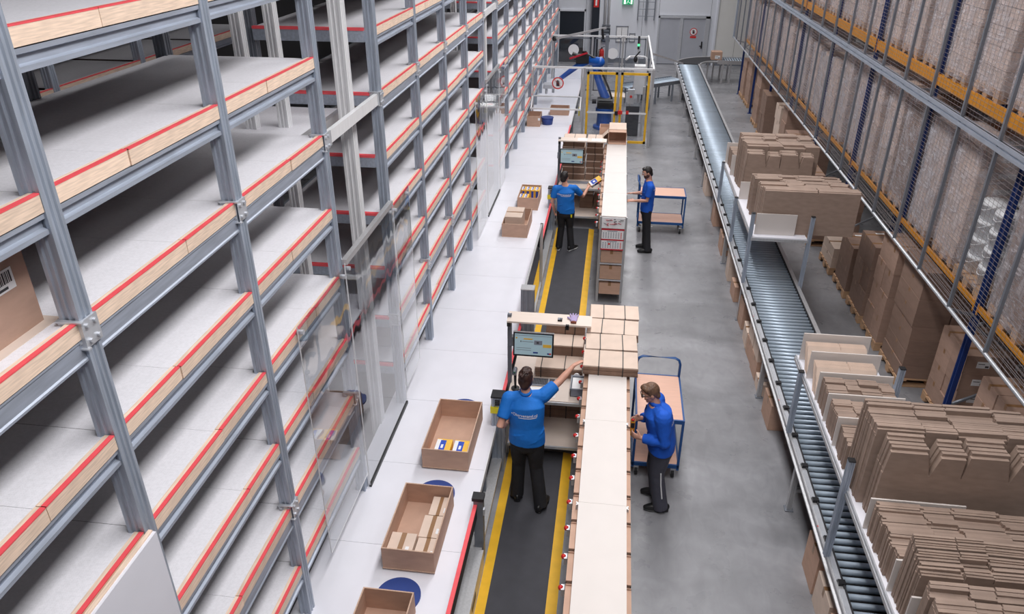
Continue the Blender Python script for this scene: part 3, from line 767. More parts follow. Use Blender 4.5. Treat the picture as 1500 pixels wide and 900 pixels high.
for k in range(2):
    pack('yellow pack in the filled carton, front row, %s from the racks' % ORD[k + 1], -1.845 + 0.1 * k, -1.755 + 0.1 * k, 14.95, 15.2, TZ + 0.012, 0.93, 'packs in the front row of the filled carton')

# ------------------------------------------------------------------ walkway mats
def walkway(label, y0, y1):
    r = T('walkway_mat', label, 'mat', (-0.67, (y0 + y1) / 2, 0))
    box('rubber_mat', (-0.98, y0, 0.0), (-0.37, y1, 0.018), matm, r)
    for x0, x1 in ((-1.085, -0.98), (-0.37, -0.255)):
        m = MB()
        xi, xo = (x1, x0) if x0 < -0.7 else (x0, x1)
        m.add([(xo, y0, 0.0), (xo, y1, 0.0), (xi, y1, 0.0), (xi, y0, 0.0), (xo, y0, 0.004), (xo, y1, 0.004), (xi, y1, 0.019), (xi, y0, 0.019)],
              [(0, 1, 2, 3), (4, 7, 6, 5), (0, 4, 5, 1), (1, 5, 6, 2), (2, 6, 7, 3), (3, 7, 4, 0)] if xo > xi else [(3, 2, 1, 0), (5, 6, 7, 4), (1, 5, 4, 0), (2, 6, 5, 1), (3, 7, 6, 2), (0, 4, 7, 3)])
        obj('yellow_border', m, yellow, r)
    return r
walkway('dark rubber walkway mat with yellow borders, under the woman', 2.6, 7.88)
walkway('dark rubber walkway mat with yellow borders, under the distant man', 9.6, 15.66)

# ------------------------------------------------------------------ packing shelves
ST = 1.66
def packing_shelf(label, y0, y1):
    r = T('packing_shelf', label, 'shelf', (0.12, y0, 0))
    n = max(2, round((y1 - y0) / 1.2))
    ys = [y0 + (y1 - y0) * i / n for i in range(n + 1)]
    for i, y in enumerate(ys):
        yy = min(max(y, y0 + 0.03), y1 - 0.03)
        for x in (-0.09, 0.335):
            obj('frame_post', MB().prism(post_profile(x, yy, 0.022), 0, ST - 0.02), alu, r)
    L = (y1 - y0) / n
    for i in range(n):
        box('top_board', (-0.09, y0 + L * i + 0.001, ST - 0.02), (0.337, y0 + L * (i + 1) - 0.001, ST), topw, r)
    for z in (0.18, 0.52, 0.88, 1.24):
        box('shelf_board', (-0.07, y0 + 0.02, z), (0.32, y1 - 0.02, z + 0.018), alu, r)
        box('front_lip', (-0.112, y0 + 0.02, z - 0.01), (-0.07, y1 - 0.02, z + 0.03), alu, r)
        box('front_lip', (0.315, y0 + 0.02, z - 0.01), (0.357, y1 - 0.02, z + 0.03), alu, r)
    return r
ps1 = packing_shelf('long cream-topped packing shelf with storage cartons, under the strapped bundles', 2.7, 8.9)
ps2 = packing_shelf('cream-topped packing shelf with a wall calendar on its end', 12.24, 17.0)
def storage_carton(label, side, y0, y1, z0, z1, group=None):
    """narrow storage carton whose open front sticks out of the packing shelf"""
    x0, x1 = (-0.142, 0.10) if side < 0 else (0.14, 0.376)
    r = T('storage_carton', label, 'carton', ((x0 + x1) / 2, (y0 + y1) / 2, z0), group)
    t = 0.006
    b = MB().box((x0, y0, z0), (x1, y1, z0 + t)).box((x0, y0, z0), (x1, y0 + t, z1)).box((x0, y1 - t, z0), (x1, y1, z1))
    xo = x0 if side < 0 else x1 - t
    b.box((xo, y0, z0), (xo + t, y1, z0 + (z1 - z0) * 0.93))
    xb = x1 - t if side < 0 else x0
    b.box((x0, y0, z1 - 0.02), (-0.088, y1, z1 - 0.015)) if side < 0 else b.box((0.335, y0, z1 - 0.02), (x1, y1, z1 - 0.015))
    b.box((xb, y0, z0), (xb + t, y1, z1))
    obj('carton_body', b, card, r)
    obj('cut_edge', MB().box((xo - 0.001, y0, z0 + (z1 - z0) * 0.93), (xo + t + 0.001, y1, z0 + (z1 - z0) * 0.93 + 0.006)), card_e, r)
    return r
NB = 17
for i in range(NB):
    y0 = 2.95 + 0.345 * i
    if y0 > 8.6: break
    kk = NB - i
    storage_carton('storage carton on the walkway side of the long packing shelf, %s from its bundle end' % ORD[kk], -1, y0, y0 + 0.31, 1.26, 1.60)
    storage_carton('storage carton on the aisle side of the long packing shelf, %s from its bundle end' % ORD[kk], 1, y0, y0 + 0.31, 1.26, 1.62)
    pb = box('button_holder', (-0.185, y0 + 0.13, 1.26), (-0.155, y0 + 0.19, 1.34), zinc, ps1)
    obj('red_button', MB().ball((-0.188, y0 + 0.16, 1.33), 0.024, 10), redp, pb, True)
for i in range(12):
    y0 = 12.6 + 0.36 * i
    storage_carton('storage carton on the walkway side of the calendar shelf, %s from the calendar' % ORD[i + 1], -1, y0, y0 + 0.32, 1.26, 1.58)
    pb = box('button_holder', (-0.185, y0 + 0.13, 1.26), (-0.155, y0 + 0.19, 1.34), zinc, ps2)
    obj('red_button', MB().ball((-0.188, y0 + 0.16, 1.33), 0.022, 8), redp, pb, True)
# end bay of the calendar shelf: cartons seen below the calendar
for lab, z0, z1, tip in (('upper brown carton in the end bay below the calendar', 0.80, 1.02, 0), ('tall pale brown carton in the end bay below the calendar', 0.48, 0.74, 0), ('lowest brown carton in the end bay below the calendar', 0.18, 0.40, 0)):
    q = closed_carton('end_carton', lab, -0.06, 0.31, 12.215, 12.5, z0, z1, card)
for z in (0.45, 0.77, 1.05):
    box('end_lip', (-0.07, 12.2, z), (0.315, 12.24, z + 0.02), zinc, ps2)
# calendar hanging on the end of the calendar shelf
cal = T('wall_calendar', 'red and white three-part wall calendar hanging on the packing shelf end', 'calendar', (0.12, 12.19, 1.05))
box('picture_sheet', (-0.075, 12.186, 1.46), (0.318, 12.20, 1.655), paper, cal)
art = MB(); rr = random.Random(4)
for k in range(15):
    x, z = rr.uniform(-0.05, 0.29), rr.uniform(1.5, 1.63)
    art.bar((x - rr.uniform(0.01, 0.04), 12.184, z - rr.uniform(-0.02, 0.02)), (x + rr.uniform(0.01, 0.04), 12.184, z + rr.uniform(-0.02, 0.02)), 0.004, rr.uniform(0.012, 0.035), k % 2, up=(0, 1, 0))
obj('red_artwork', art, [mat('calendar_red', (190, 24, 48), 0.5), inkm], cal)
for z0, z1 in ((1.26, 1.425), (1.075, 1.235)):
    s_ = box('month_sheet', (-0.065, 12.186, z0), (0.305, 12.20, z1), paper, cal)
    g = MB()
    for r_ in range(5):
        for c_ in range(8):
            x, z = -0.045 + 0.043 * c_, z0 + 0.02 + 0.023 * r_
            g.box((x, 12.1845, z), (x + 0.022, 12.186, z + 0.012), 1 if c_ == 7 else 0)
    g.box((0.03, 12.1845, z1 - 0.025), (0.2, 12.186, z1 - 0.012))
    obj('date_print', g, [greyp, redp], s_)
for z in (1.425, 1.235, 1.055):
    box('red_strip', (-0.075, 12.183, z), (0.318, 12.2, z + 0.022), MATS['calendar_red'], cal)
obj('date_marker', MB().ball((0.07, 12.184, 1.17), (0.022, 0.003, 0.018), 10), redp, cal)

# ------------------------------------------------------------------ strapped bundles of flat cartons
strapm = mat('dark_strap', (52, 44, 40), 0.5)
def bundle(label, x0, x1, y0, y1, z0, h, m, n=8, rot=0.0, straps=(0.28, 0.72), group=None, tilt=0.0):
    cx, cy = (x0 + x1) / 2, (y0 + y1) / 2
    r = T('carton_bundle', label, 'bundle', (cx, cy, z0), group)
    rb = random.Random(int(abs(x0 * 1000) + y0 * 977 + z0 * 131))
    t = h / n
    for k in range(n):
        dx, dy = rb.uniform(-0.006, 0.006), rb.uniform(-0.006, 0.006)
        box('flat_carton', (x0 + dx, y0 + dy, z0 + t * k + 0.0008), (x1 + dx, y1 + dy, z0 + t * (k + 1) - 0.0008), m if k == n - 1 else cardd, r)
    for f in straps:
        x = x0 + (x1 - x0) * f
        obj('strap', MB().box((x - 0.006, y0 - 0.010, z0), (x + 0.006, y0 - 0.006, z0 + h + 0.004)).box((x - 0.006, y0 - 0.010, z0 + h), (x + 0.006, y1 + 0.010, z0 + h + 0.004)).box((x - 0.006, y1 + 0.006, z0), (x + 0.006, y1 + 0.010, z0 + h + 0.004)), strapm, r)
    if rot or tilt: r.rotation_euler = (tilt, 0, rot)
    return r
Y0 = 7.27
BUN = [('strapped bundle of flat pale cartons closest to the woman on the packing shelf', 0, -0.155, 0.46), ('strapped bundle of flat pale cartons, second from the woman on the shelf', 1, -0.15, 0.45),
       ('strapped bundle of flat pale cartons, third from the woman on the shelf', 2, -0.145, 0.475), ('strapped bundle of flat pale cartons at the far end of the shelf row', 3, -0.13, 0.48)]
for lab, k, x0, x1 in BUN:
    y = Y0 + 0.39 * k
    bundle(lab, x0, x1, y, y + 0.352, ST + 0.002, 0.115 - 0.004 * k, cardl, 7, rot=(0.0, 0.03, -0.02, 0.02)[k])

# ------------------------------------------------------------------ packing desks
def desk(label, y0, y1, bundles):
    r = T('packing_desk', label, 'desk', (-0.6, y0, 0))
    box('desk_top', (-1.10, y0, 0.87), (-0.13, y1, 0.895), ply, r)
    box('front_rail', (-1.10, y0 - 0.02, 0.845), (-0.13, y0, 0.885), zinc, r)
    for x in (-1.1, -0.14):
        for y in (y0 + 0.03, y1 - 0.03):
            obj('desk_leg', MB().prism(post_profile(x, y, 0.02), 0, 0.87), alu, r)
    box('lower_shelf', (-1.08, y0 - 0.12, 0.27), (-0.14, y1 - 0.25, 0.29), ply, r)
    box('lower_rail', (-1.08, y0 - 0.14, 0.25), (-0.14, y0 - 0.12, 0.285), zinc, r)
    box('rear_panel', (-1.08, y1 - 0.03, 0.3), (-0.14, y1, 0.87), ply, r)
    # tall rear stand with a white cross board
    obj('stand_post', MB().prism(post_profile(-1.115, y0 + 0.36, 0.025), 0, 1.9), steel_d, r)
    box('cross_board', (-1.135, y0 + 0.24, 1.84), (-0.10, y0 + 0.50, 1.862), ply, r)
    box('board_bracket', (-1.135, y0 + 0.25, 1.78), (-1.09, y0 + 0.29, 1.84), black, r)
    return r
dk1 = desk('packing desk with screen and keyboard, right in front of the woman', 7.78, 9.25, None)
dk2 = desk('packing desk with piled bundles, in front of the distant man', 15.82, 17.3, None)
def monitor(label, x0, x1, y, z0, z1, tilt):
    cx, cz = (x0 + x1) / 2, (z0 + z1) / 2
    r = T('monitor', label, 'monitor', (cx, y, cz))
    box('casing', (x0, y, z0), (x1, y + 0.035, z1), black, r)
    s_ = box('screen', (x0 + 0.018, y - 0.002, z0 + 0.022), (x1 - 0.018, y, z1 - 0.016), screenm, r)
    wx, wz = x1 - x0, z1 - z0
    def pr(a, b, c, d, m): box('screen_field', (x0 + wx * a, y - 0.004, z0 + wz * c), (x0 + wx * b, y - 0.002, z0 + wz * d), m, s_)
    pr(0.06, 0.10, 0.74, 0.80, yelpack); pr(0.26, 0.48, 0.72, 0.77, yelpack); pr(0.74, 0.95, 0.42, 0.55, yelpack)
    pr(0.52, 0.72, 0.52, 0.70, greyp); pr(0.58, 0.64, 0.56, 0.65, inkm); pr(0.50, 0.62, 0.15, 0.21, bluep); pr(0.85, 0.90, 0.13, 0.19, bluep); pr(0.90, 0.95, 0.13, 0.19, redp)
    pr(0.05, 0.95, 0.88, 0.895, greyp); pr(0.18, 0.2, 0.6, 0.66, inkm); pr(0.22, 0.5, 0.62, 0.64, greyp); pr(0.08, 0.45, 0.35, 0.365, greyp); pr(0.08, 0.45, 0.26, 0.275, greyp)
    box('top_bezel', (x0, y - 0.001, z1), (x1, y + 0.035, z1 + 0.006), alu, r)
    obj('mount_arm', MB().box((cx - 0.05, y + 0.035, cz - 0.05), (cx + 0.05, y + 0.06, cz + 0.05)).bar((cx, y + 0.07, cz), (x0 - 0.03, y + 0.12, cz), 0.03, 0.03).box((x0 - 0.06, y + 0.06, cz - 0.06), (x0 - 0.01, y + 0.16, cz + 0.06)), steel_d, r)
    r.rotation_euler = (tilt, 0, 0)
    return r
monitor('black flat monitor with a pale order screen, beside the woman', -1.06, -0.555, 8.06, 1.36, 1.68, -0.12)
monitor('black flat monitor with a pale order screen, before the distant man', -1.085, -0.575, 15.98, 1.38, 1.70, -0.12)
bundle('strapped flat-carton bundle lowest at the rear of the desk by the woman', -0.80, -0.19, 8.30, 8.62, 0.897, 0.15, cardl, 9, straps=(0.12, 0.62))
bundle('strapped flat-carton bundle midway at the rear of the desk by the woman', -0.68, -0.20, 8.63, 8.93, 0.897, 0.30, cardl, 16, straps=(0.7,))
bundle('strapped flat-carton bundle highest at the rear of the desk by the woman', -0.72, -0.20, 8.94, 9.22, 0.897, 0.44, cardl, 22, straps=(0.5, 0.75))
bundle('broad flat-carton pile lying on the low shelf under the near desk', -0.9, -0.2, 8.26, 8.92, 0.291, 0.40, cardl, 12, straps=(0.45, 0.75))
# desk goods
kb = T('keyboard', 'grey keyboard lying on the desk beside the woman', 'keyboard', (-0.68, 8.16, 0.895))
box('key_tray', (-0.84, 8.08, 0.896), (-0.53, 8.24, 0.915), greyp, kb)
kk = MB()
for r_ in range(5):
    for c_ in range(14):
        if c_ in (10,): continue
        kk.box((-0.83 + 0.021 * c_, 8.095 + 0.028 * r_, 0.915), (-0.812 + 0.021 * c_, 8.118 + 0.028 * r_, 0.922))
o = obj('keys', kk, inkm, kb); o['kind'] = 'stuff'
tag(box('paper_sheet', (-0.86, 7.84, 0.896), (-0.5, 8.05, 0.899), paper), 'white sheet of paper lying on the desk in front of the keyboard', 'paper')
s_ = T('barcode_scanner', 'black hand scanner resting on a stand at the desk corner', 'scanner', (-1.02, 8.0, 0.895))
obj('stand_base', MB().cyl((-1.02, 7.98, 0.896), (-1.02, 7.98, 0.915), 0.055, 16), black, s_)
obj('scanner_grip', MB().tube([(-1.02, 7.98, 0.915), (-1.03, 8.03, 1.02), (-1.035, 8.06, 1.12)], [0.014, 0.018, 0.02], 10), black, s_, True)
obj('scanner_head', MB().tube([(-1.035, 8.10, 1.12), (-1.035, 7.99, 1.13)], [(0.035, 0.028), (0.04, 0.03)], 12), steel_d, s_, True)
obj('green_window', MB().ball((-1.035, 7.985, 1.14), 0.014, 8), mat('dark_green_window', (30, 90, 70), 0.2), s_, True)
cr = T('grey_crate', 'small grey plastic crate with papers on the desk, by the packing shelf', 'crate', (-0.22, 8.0, 0.895))
b = MB(); x0, x1, y0, y1, z0, z1, t = -0.315, -0.145, 7.9, 8.2, 0.896, 1.02, 0.008
b.box((x0, y0, z0), (x1, y1, z0 + t)).box((x0, y0, z0), (x1, y0 + t, z1)).box((x0, y1 - t, z0), (x1, y1, z1)).box((x0, y0, z0), (x0 + t, y1, z1)).box((x1 - t, y0, z0), (x1, y1, z1))
obj('crate_body', b, greyp, cr)
obj('crate_rim', MB().box((x0 - 0.008, y0 - 0.008, z1 - 0.02), (x1 + 0.008, y0, z1)).box((x0 - 0.008, y1, z1 - 0.02), (x1 + 0.008, y1 + 0.008, z1)).box((x0 - 0.008, y0, z1 - 0.02), (x0, y1, z1)), greyp, cr)
tag(box('paper_stack', (-0.30, 7.915, 0.905), (-0.16, 8.185, 1.0), paper), 'stack of white papers filling the small grey crate', 'papers')
dv = T('tape_dispenser', 'small dark tape dispenser lying beyond the grey crate', 'dispenser', (-0.26, 8.24, 0.9))
obj('dispenser_body', MB().box((-0.31, 8.22, 0.896), (-0.2, 8.27, 0.95)), black, dv)
obj('tape_roll', MB().cyl((-0.255, 8.235, 0.98), (-0.255, 8.262, 0.98), 0.04, 16), whitep, dv)
# things on the cross board
gl = bpy.data.meshes.new('glove')
def glove(cx, cy, z):
    m = MB()
    m.tube([(cx, cy - 0.02, z + 0.014), (cx, cy + 0.05, z + 0.016), (cx, cy + 0.10, z + 0.014)], [(0.034, 0.012), (0.045, 0.014), (0.04, 0.012)], 14, lat=(1, 0, 0), round_ends=True)
    for k, (dx, L, sp) in enumerate(((-0.033, 0.072, -0.25), (-0.011, 0.085, -0.08), (0.011, 0.082, 0.08), (0.032, 0.066, 0.25))):
        m.tube([(cx + dx, cy + 0.09, z + 0.014), (cx + dx + L * math.sin(sp), cy + 0.09 + L * math.cos(sp), z + 0.016)], [0.0115, 0.0095], 8, round_ends=True)
    m.tube([(cx - 0.03, cy + 0.02, z + 0.014), (cx - 0.075, cy + 0.075, z + 0.016)], [0.014, 0.011], 8, round_ends=True)
    r = T('work_glove', 'lilac work glove with a brown cuff on the cross board', 'glove', (cx, cy, z))
    obj('glove_hand', m, lilac, r, True)
    obj('glove_cuff', MB().tube([(cx, cy - 0.055, z + 0.013), (cx, cy - 0.02, z + 0.014)], [(0.036, 0.012), (0.034, 0.012)], 14, lat=(1, 0, 0)), mat('brown_cuff', (120, 62, 44), 0.8), r, True)
glove(-0.32, 8.11, 1.862)
pg = T('pager', 'small dark square device with a split face on the cross board', 'device', (-0.48, 8.12, 1.862))
obj('device_body', MB().box((-0.515, 8.09, 1.863), (-0.46, 8.15, 1.885)), black, pg)
obj('device_face', MB().box((-0.51, 8.095, 1.885), (-0.49, 8.145, 1.888)).box((-0.485, 8.12, 1.885), (-0.465, 8.145, 1.888)), greyp, pg)
cl = T('cable_clip', 'tiny dark clip on the front edge of the near cross board', 'clip', (-0.39, 8.01, 1.83))
obj('clip_body', MB().box((-0.41, 8.0, 1.80), (-0.37, 8.022, 1.845)).box((-0.41, 8.0, 1.838), (-0.37, 8.03, 1.866)), black, cl)
tb_ = T('picture_card', 'blue and white card lying at the far end of the bundle row', 'card', (-0.06, 8.86, ST))
box('card_sheet', (-0.13, 8.835, ST + 0.001), (0.03, 8.93, ST + 0.012), paper, tb_)
box('blue_border', (-0.115, 8.85, ST + 0.012), (0.015, 8.915, ST + 0.0135), bluef, tb_)

# far desk: two columns of bundles, small sheets, open carton
for col, (x0, x1, nm) in enumerate(((-1.06, -0.55, 'table-side'), (-0.53, -0.15, 'shelf-side'))):
    z = 0.897
    for k in range(6):
        h = (0.14, 0.16, 0.13, 0.15, 0.16, 0.14)[(k + col) % 6]
        bundle('flat-carton bundle in the %s pile on the distant desk, %s from the bottom' % (nm, ORD[k + 1]), x0 + 0.01 * (k % 2), x1 - 0.012 * (k % 3), 16.38, 16.92, z, h, cardl, 6, straps=(0.5,))
        z += h + 0.002
for k, (x0, x1) in enumerate(((-0.72, -0.52), (-0.42, -0.2))):
    tag(box('paper_sheet', (x0, 16.1, 1.863), (x1, 16.3, 1.866), paper), ('white sheet on the distant cross board, over the monitor side', 'white sheet on the distant cross board, close to the packing shelf')[k], 'paper')
bundle('brown flat-carton pile lying under the distant packing desk', -0.62, -0.33, 16.22, 16.95, 0.291, 0.36, cardl, 10, straps=())
bundle('upright pale flat carton pile beside the brown pile under the distant desk', -0.31, -0.16, 16.2, 16.95, 0.291, 0.42, cardl, 10, straps=())
tag(box('desk_ruler', (-0.98, 16.1, 0.896), (-0.45, 16.18, 0.93), greyp), 'long grey keyboard tray on the distant packing desk', 'tray')
oc = T('open_carton', 'tilted open brown carton on top of the calendar shelf end', 'carton', (0.12, 16.9, ST))
m = MB(); x0, x1, y0, y1, z0, z1, t = -0.075, 0.325, 16.62, 17.05, ST + 0.002, ST + 0.26, 0.01
m.box((x0, y0, z0), (x1, y1, z0 + t)).box((x0, y1 - t, z0), (x1, y1, z1)).box((x0, y0, z0), (x0 + t, y1, z1)).box((x1 - t, y0, z0), (x1, y1, z1)).box((x0, y0 + 0.06, z1 - t), (x1, y1, z1))
obj('carton_body', m, card, oc)
obj('carton_flap', MB().bar((x0 + 0.2, y1 - 0.18, z1 + 0.006), (x0 + 0.2, y1 + 0.24, z1 + 0.05), 0.38, 0.008), cardl, oc)
obj('side_flap', MB().bar((x0 - 0.005, y0 + 0.2, z1 - 0.01), (x0 - 0.16, y0 + 0.2, z1 - 0.17), 0.3, 0.008), cardl, oc)
oc2 = open_carton('carton', 'second open brown carton standing behind the tilted one on the shelf', -0.28, 0.08, 16.98, 17.32, 1.667, 1.93)
obj('support_board', MB().box((-0.3, 16.95, 1.64), (0.34, 17.4, 1.665)), ply, ps2)

# ------------------------------------------------------------------ trolleys
def caster(p, x, y, r=0.062):
    c = obj('caster', MB().box((x - 0.03, y - 0.035, 0.12), (x + 0.03, y + 0.035, 0.15)).box((x - 0.026, y - 0.02, 0.05), (x - 0.02, y + 0.02, 0.13)).box((x + 0.02, y - 0.02, 0.05), (x + 0.026, y + 0.02, 0.13)), zinc, p)
    obj('wheel', MB().cyl((x - 0.018, y, r), (x + 0.018, y, r), r, 16), black, c)
def trolley(label, x0, x1, y0, y1, zt, zl, hy, axis):
    r = T('trolley', label, 'trolley', ((x0 + x1) / 2, (y0 + y1) / 2, 0))
    for z in (zl, zt):
        box('deck_plate', (x0 + 0.02, y0 + 0.02, z - 0.012), (x1 - 0.02, y1 - 0.02, z + 0.004), pinkw, r)
        obj('deck_frame', MB().box((x0, y0, z - 0.045), (x1, y0 + 0.022, z + 0.008)).box((x0, y1 - 0.022, z - 0.045), (x1, y1, z + 0.008)).box((x0, y0 + 0.022, z - 0.045), (x0 + 0.022, y1 - 0.022, z + 0.008)).box((x1 - 0.022, y0 + 0.022, z - 0.045), (x1, y1 - 0.022, z + 0.008)), bluef, r)
    for x in (x0, x1 - 0.03):
        for y in (y0, y1 - 0.03):
            box('corner_post', (x, y, 0.15), (x + 0.03, y + 0.03, zt - 0.045), bluef, r)
            caster(r, x + 0.015 + (0.05 if x == x0 else -0.05), y + 0.015 + (0.05 if y == y0 else -0.05))
    if axis == 'y':
        a, b, yb = x0 + 0.015, x1 - 0.015, y1 - 0.015
        pts = [(a, yb, zt - 0.3), (a, yb, zt + 0.19), (a + 0.02, yb + 0.01, zt + 0.245), (a + 0.07, yb + 0.02, zt + 0.27), (b - 0.07, yb + 0.02, zt + 0.27), (b - 0.02, yb + 0.01, zt + 0.245), (b, yb, zt + 0.19), (b, yb, zt - 0.3)]
    else:
        a, b, xb = y0 + 0.015, y1 - 0.015, x0 + 0.01
        pts = [(xb, a, zt - 0.3), (xb, a, zt + 0.2), (xb - 0.02, a + 0.03, zt + 0.26), (xb - 0.04, a + 0.1, zt + 0.29), (xb - 0.04, b - 0.1, zt + 0.29), (xb - 0.02, b - 0.03, zt + 0.26), (xb, b, zt + 0.2), (xb, b, zt - 0.3)]
    obj('push_handle', MB().tube(pts, 0.017, 12), bluef, r, True)
    return r
trolley('blue two-deck trolley with beech plates behind the man in fleece', 0.50, 1.085, 7.55, 8.55, 0.90, 0.22, 0, 'y')
trolley('blue two-deck trolley with beech plates beside the bearded man', 0.66, 1.66, 15.62, 16.2, 0.86, 0.26, 0, 'x')

# ------------------------------------------------------------------ roller conveyor
CX0, CX1, CZ = 2.32, 3.16, 0.86
cv = T('roller_conveyor', 'long straight roller conveyor running the length of the aisle', 'conveyor', (2.74, 3.5, 0))
rl = MB().cyl((-0.375, 0, 0), (0.375, 0, 0), 0.029, 12).mesh('roller', rollm, True)
NR = 278
for i in range(NR):
    link('roller', rl, (2.74, 3.5 + 0.0985 * i, CZ - 0.03), cv)
YE = 3.5 + 0.0985 * NR
rail = [(-0.03, -0.12), (0.035, -0.12), (0.035, -0.1), (0.012, -0.09), (0.012, -0.02), (0.035, -0.01), (0.035, 0.012), (-0.03, 0.012)]
for nm, cx, sx in (('side_rail', CX0 + 0.005, -1), ('side_rail', CX1 - 0.005, 1)):
    m = MB(); n = len(rail)
    m.add([(cx + sx * x, 3.4, CZ + z) for x, z in rail] + [(cx + sx * x, YE, CZ + z) for x, z in rail],
          [tuple(range(n)), tuple(range(2 * n - 1, n - 1, -1))] + [(k, n + k, n + (k + 1) % n, (k + 1) % n) for k in range(n)])
    obj(nm, m, alu, cv)
box('belt_guard', (CX0 + 0.035, 3.4, CZ - 0.03), (CX0 + 0.05, YE, CZ + 0.035), darkr, cv)
box('belt_guard', (CX1 - 0.05, 3.4, CZ - 0.03), (CX1 - 0.035, YE, CZ + 0.02), darkr, cv)
for k in range(50):
    y = 3.6 + 0.55 * k
    box('white_cover', (CX0 - 0.012, y + 0.06, CZ + 0.012), (CX0 + 0.033, y + 0.5, CZ + 0.03), zinc, cv)
    box('black_clip', (CX0 - 0.005, y, CZ + 0.012), (CX0 + 0.06, y + 0.055, CZ + 0.045), black, cv)
    if k % 4 == 0: box('red_dot', (CX0 - 0.032, y + 0.2, CZ + 0.011), (CX0 - 0.02, y + 0.215, CZ + 0.0135), redp, cv)
box('shade_pan', (CX0 + 0.05, 3.4, CZ - 0.15), (CX1 - 0.05, YE, CZ - 0.13), darkr, cv)  # added dark sheet standing in for the shade between the rollers
for k in range(11):
    y = 4.85 + 2.35 * k
    for x in (CX0 + 0.03, CX1 - 0.07):
        lg = obj('support_leg', MB().prism(post_profile(x + 0.02, y, 0.03), 0.01, CZ - 0.1), alu, cv)
        box('foot_plate', (x - 0.03, y - 0.05, 0), (x + 0.07, y + 0.05, 0.012), steel_d, lg)
    box('cross_tie', (CX0 + 0.08, y - 0.02, 0.28), (CX1 - 0.08, y + 0.02, 0.33), alu, cv)
# cartons under the conveyor
UC = [(3.95, 0.4, 0.42), (4.42, 0.42, 0.42), (4.9, 0.44, 0.42), (5.4, 0.46, 0.42), (5.93, 0.42, 0.5), (8.75, 0.45, 0.4), (9.55, 0.35, 0.2), (9.97, 0.4, 0.33), (10.42, 0.42, 0.33), (10.9, 0.4, 0.3), (11.55, 0.45, 0.5), (12.55, 0.42, 0.3), (13.4, 0.4, 0.55), (14.6, 0.5, 0.4), (16.2, 0.45, 0.5), (18.2, 0.5, 0.45)]
for k, (y, l, h) in enumerate(UC):
    closed_carton('carton', 'brown carton on the floor under the roller conveyor, %s from its back-wall end' % ORD[len(UC) - k], 2.36, 2.80, y, y + l, 0.002, h, card if k % 3 else cardl, along='x', rz=RND.uniform(-0.05, 0.05))
    if k in (7, 8):
        closed_carton('carton', 'brown carton lying on top of a carton under the conveyor, %s of two' % ORD[k - 6], 2.36, 2.78, y, y + l, h + 0.002, h + 0.25, cardl, along='x')

# curved end, carton on it, branch conveyors
ce = T('curved_conveyor', 'black curved belt conveyor turning off before the grey steel doors', 'conveyor', (3.0, 31.6, 0))
m = MB(); n = 14; c = Vector((3.95, 30.9)); r0, r1 = 0.75, 1.65
for a, b in ((0.84, 0.862),):
    vs = []
    for i in range(n + 1):
        t = PI - (PI / 2) * i / n
        for r in (r0, r1):
            for z in (a, b): vs.append((c.x + r * math.cos(t), c.y + r * math.sin(t), z))
    fs = []
    for i in range(n):
        q = 4 * i
        fs += [(q + 1, q + 3, q + 7, q + 5), (q, q + 4, q + 6, q + 2), (q, q + 1, q + 5, q + 4), (q + 2, q + 6, q + 7, q + 3)]
    m.add(vs, fs + [(0, 2, 3, 1), (4 * n, 4 * n + 1, 4 * n + 3, 4 * n + 2)])
obj('belt', m, darkr, ce)
for r, nm in ((r0 - 0.03, 'inner_rail'), (r1 + 0.03, 'outer_rail')):
    obj(nm, MB().tube([(c.x + r * math.cos(PI - PI / 2 * i / n), c.y + r * math.sin(PI - PI / 2 * i / n), 0.84) for i in range(n + 1)], 0.04, 8), alu, ce)
for x, y in ((2.4, 31.2), (3.2, 31.1), (3.0, 32.3), (3.6, 31.7), (3.9, 32.4)):
    box('leg', (x - 0.03, y - 0.03, 0), (x + 0.03, y + 0.03, 0.82), alu, ce)
ec = T('roller_conveyor', 'short roller conveyor leading behind the pallet rack after the curve', 'conveyor', (5.0, 32.1, 0))
rl2 = MB().cyl((0, -0.4, 0), (0, 0.4, 0), 0.028, 10).mesh('roller', rollm, True)
for i in range(26): link('roller', rl2, (4.0 + 0.1 * i, 32.1, 0.83), ec)
box('side_rail', (3.95, 31.66, 0.74), (6.6, 31.70, 0.88), alu, ec); box('side_rail', (3.95, 32.5, 0.74), (6.6, 32.54, 0.88), alu, ec)
for x in (4.15, 4.45, 5.5, 5.8):
    for y in (31.7, 32.5): box('leg', (x, y - 0.02, 0), (x + 0.07, y + 0.02, 0.74), alu, ec)
closed_carton('carton', 'small brown carton with a white label riding the curved conveyor', 3.72, 4.13, 31.85, 32.25, 0.864, 1.17, card, along='x', lab=('front', 0.03, 0.05, 0.2, 0.12))
bc = T('roller_conveyor', 'short branch roller conveyor joining from the robot cell', 'conveyor', (1.2, 28, 0))
d = Vector((2.35, 29.0, 0)) - Vector((0.3, 27.3, 0)); L = d.length; d.normalize(); nrm = Vector((-d.y, d.x, 0))
rb = MB().cyl(-nrm * 0.35, nrm * 0.35, 0.03, 10).mesh('roller', rollm, True)
for i in range(int(L / 0.11)):
    p = Vector((0.3, 27.3, 0.67)) + d * 0.11 * i
    link('roller', rb, p, bc)
for s in (-0.38, 0.38):
    obj('side_rail', MB().bar(Vector((0.3, 27.3, 0.66)) + nrm * s, Vector((2.3, 28.96, 0.66)) + nrm * s, 0.04, 0.12), steel_d, bc)
for t in (0.15, 0.45, 0.75, 0.95):
    for s in (-0.36, 0.36):
        p = Vector((0.3, 27.3, 0)) + d * L * t + nrm * s
        box('leg', (p.x - 0.035, p.y - 0.035, 0), (p.x + 0.035, p.y + 0.035, 0.62), steel_d, bc)
box('orange_sensor', (0.62, 26.95, 0.7), (0.8, 27.1, 0.8), orange, bc)

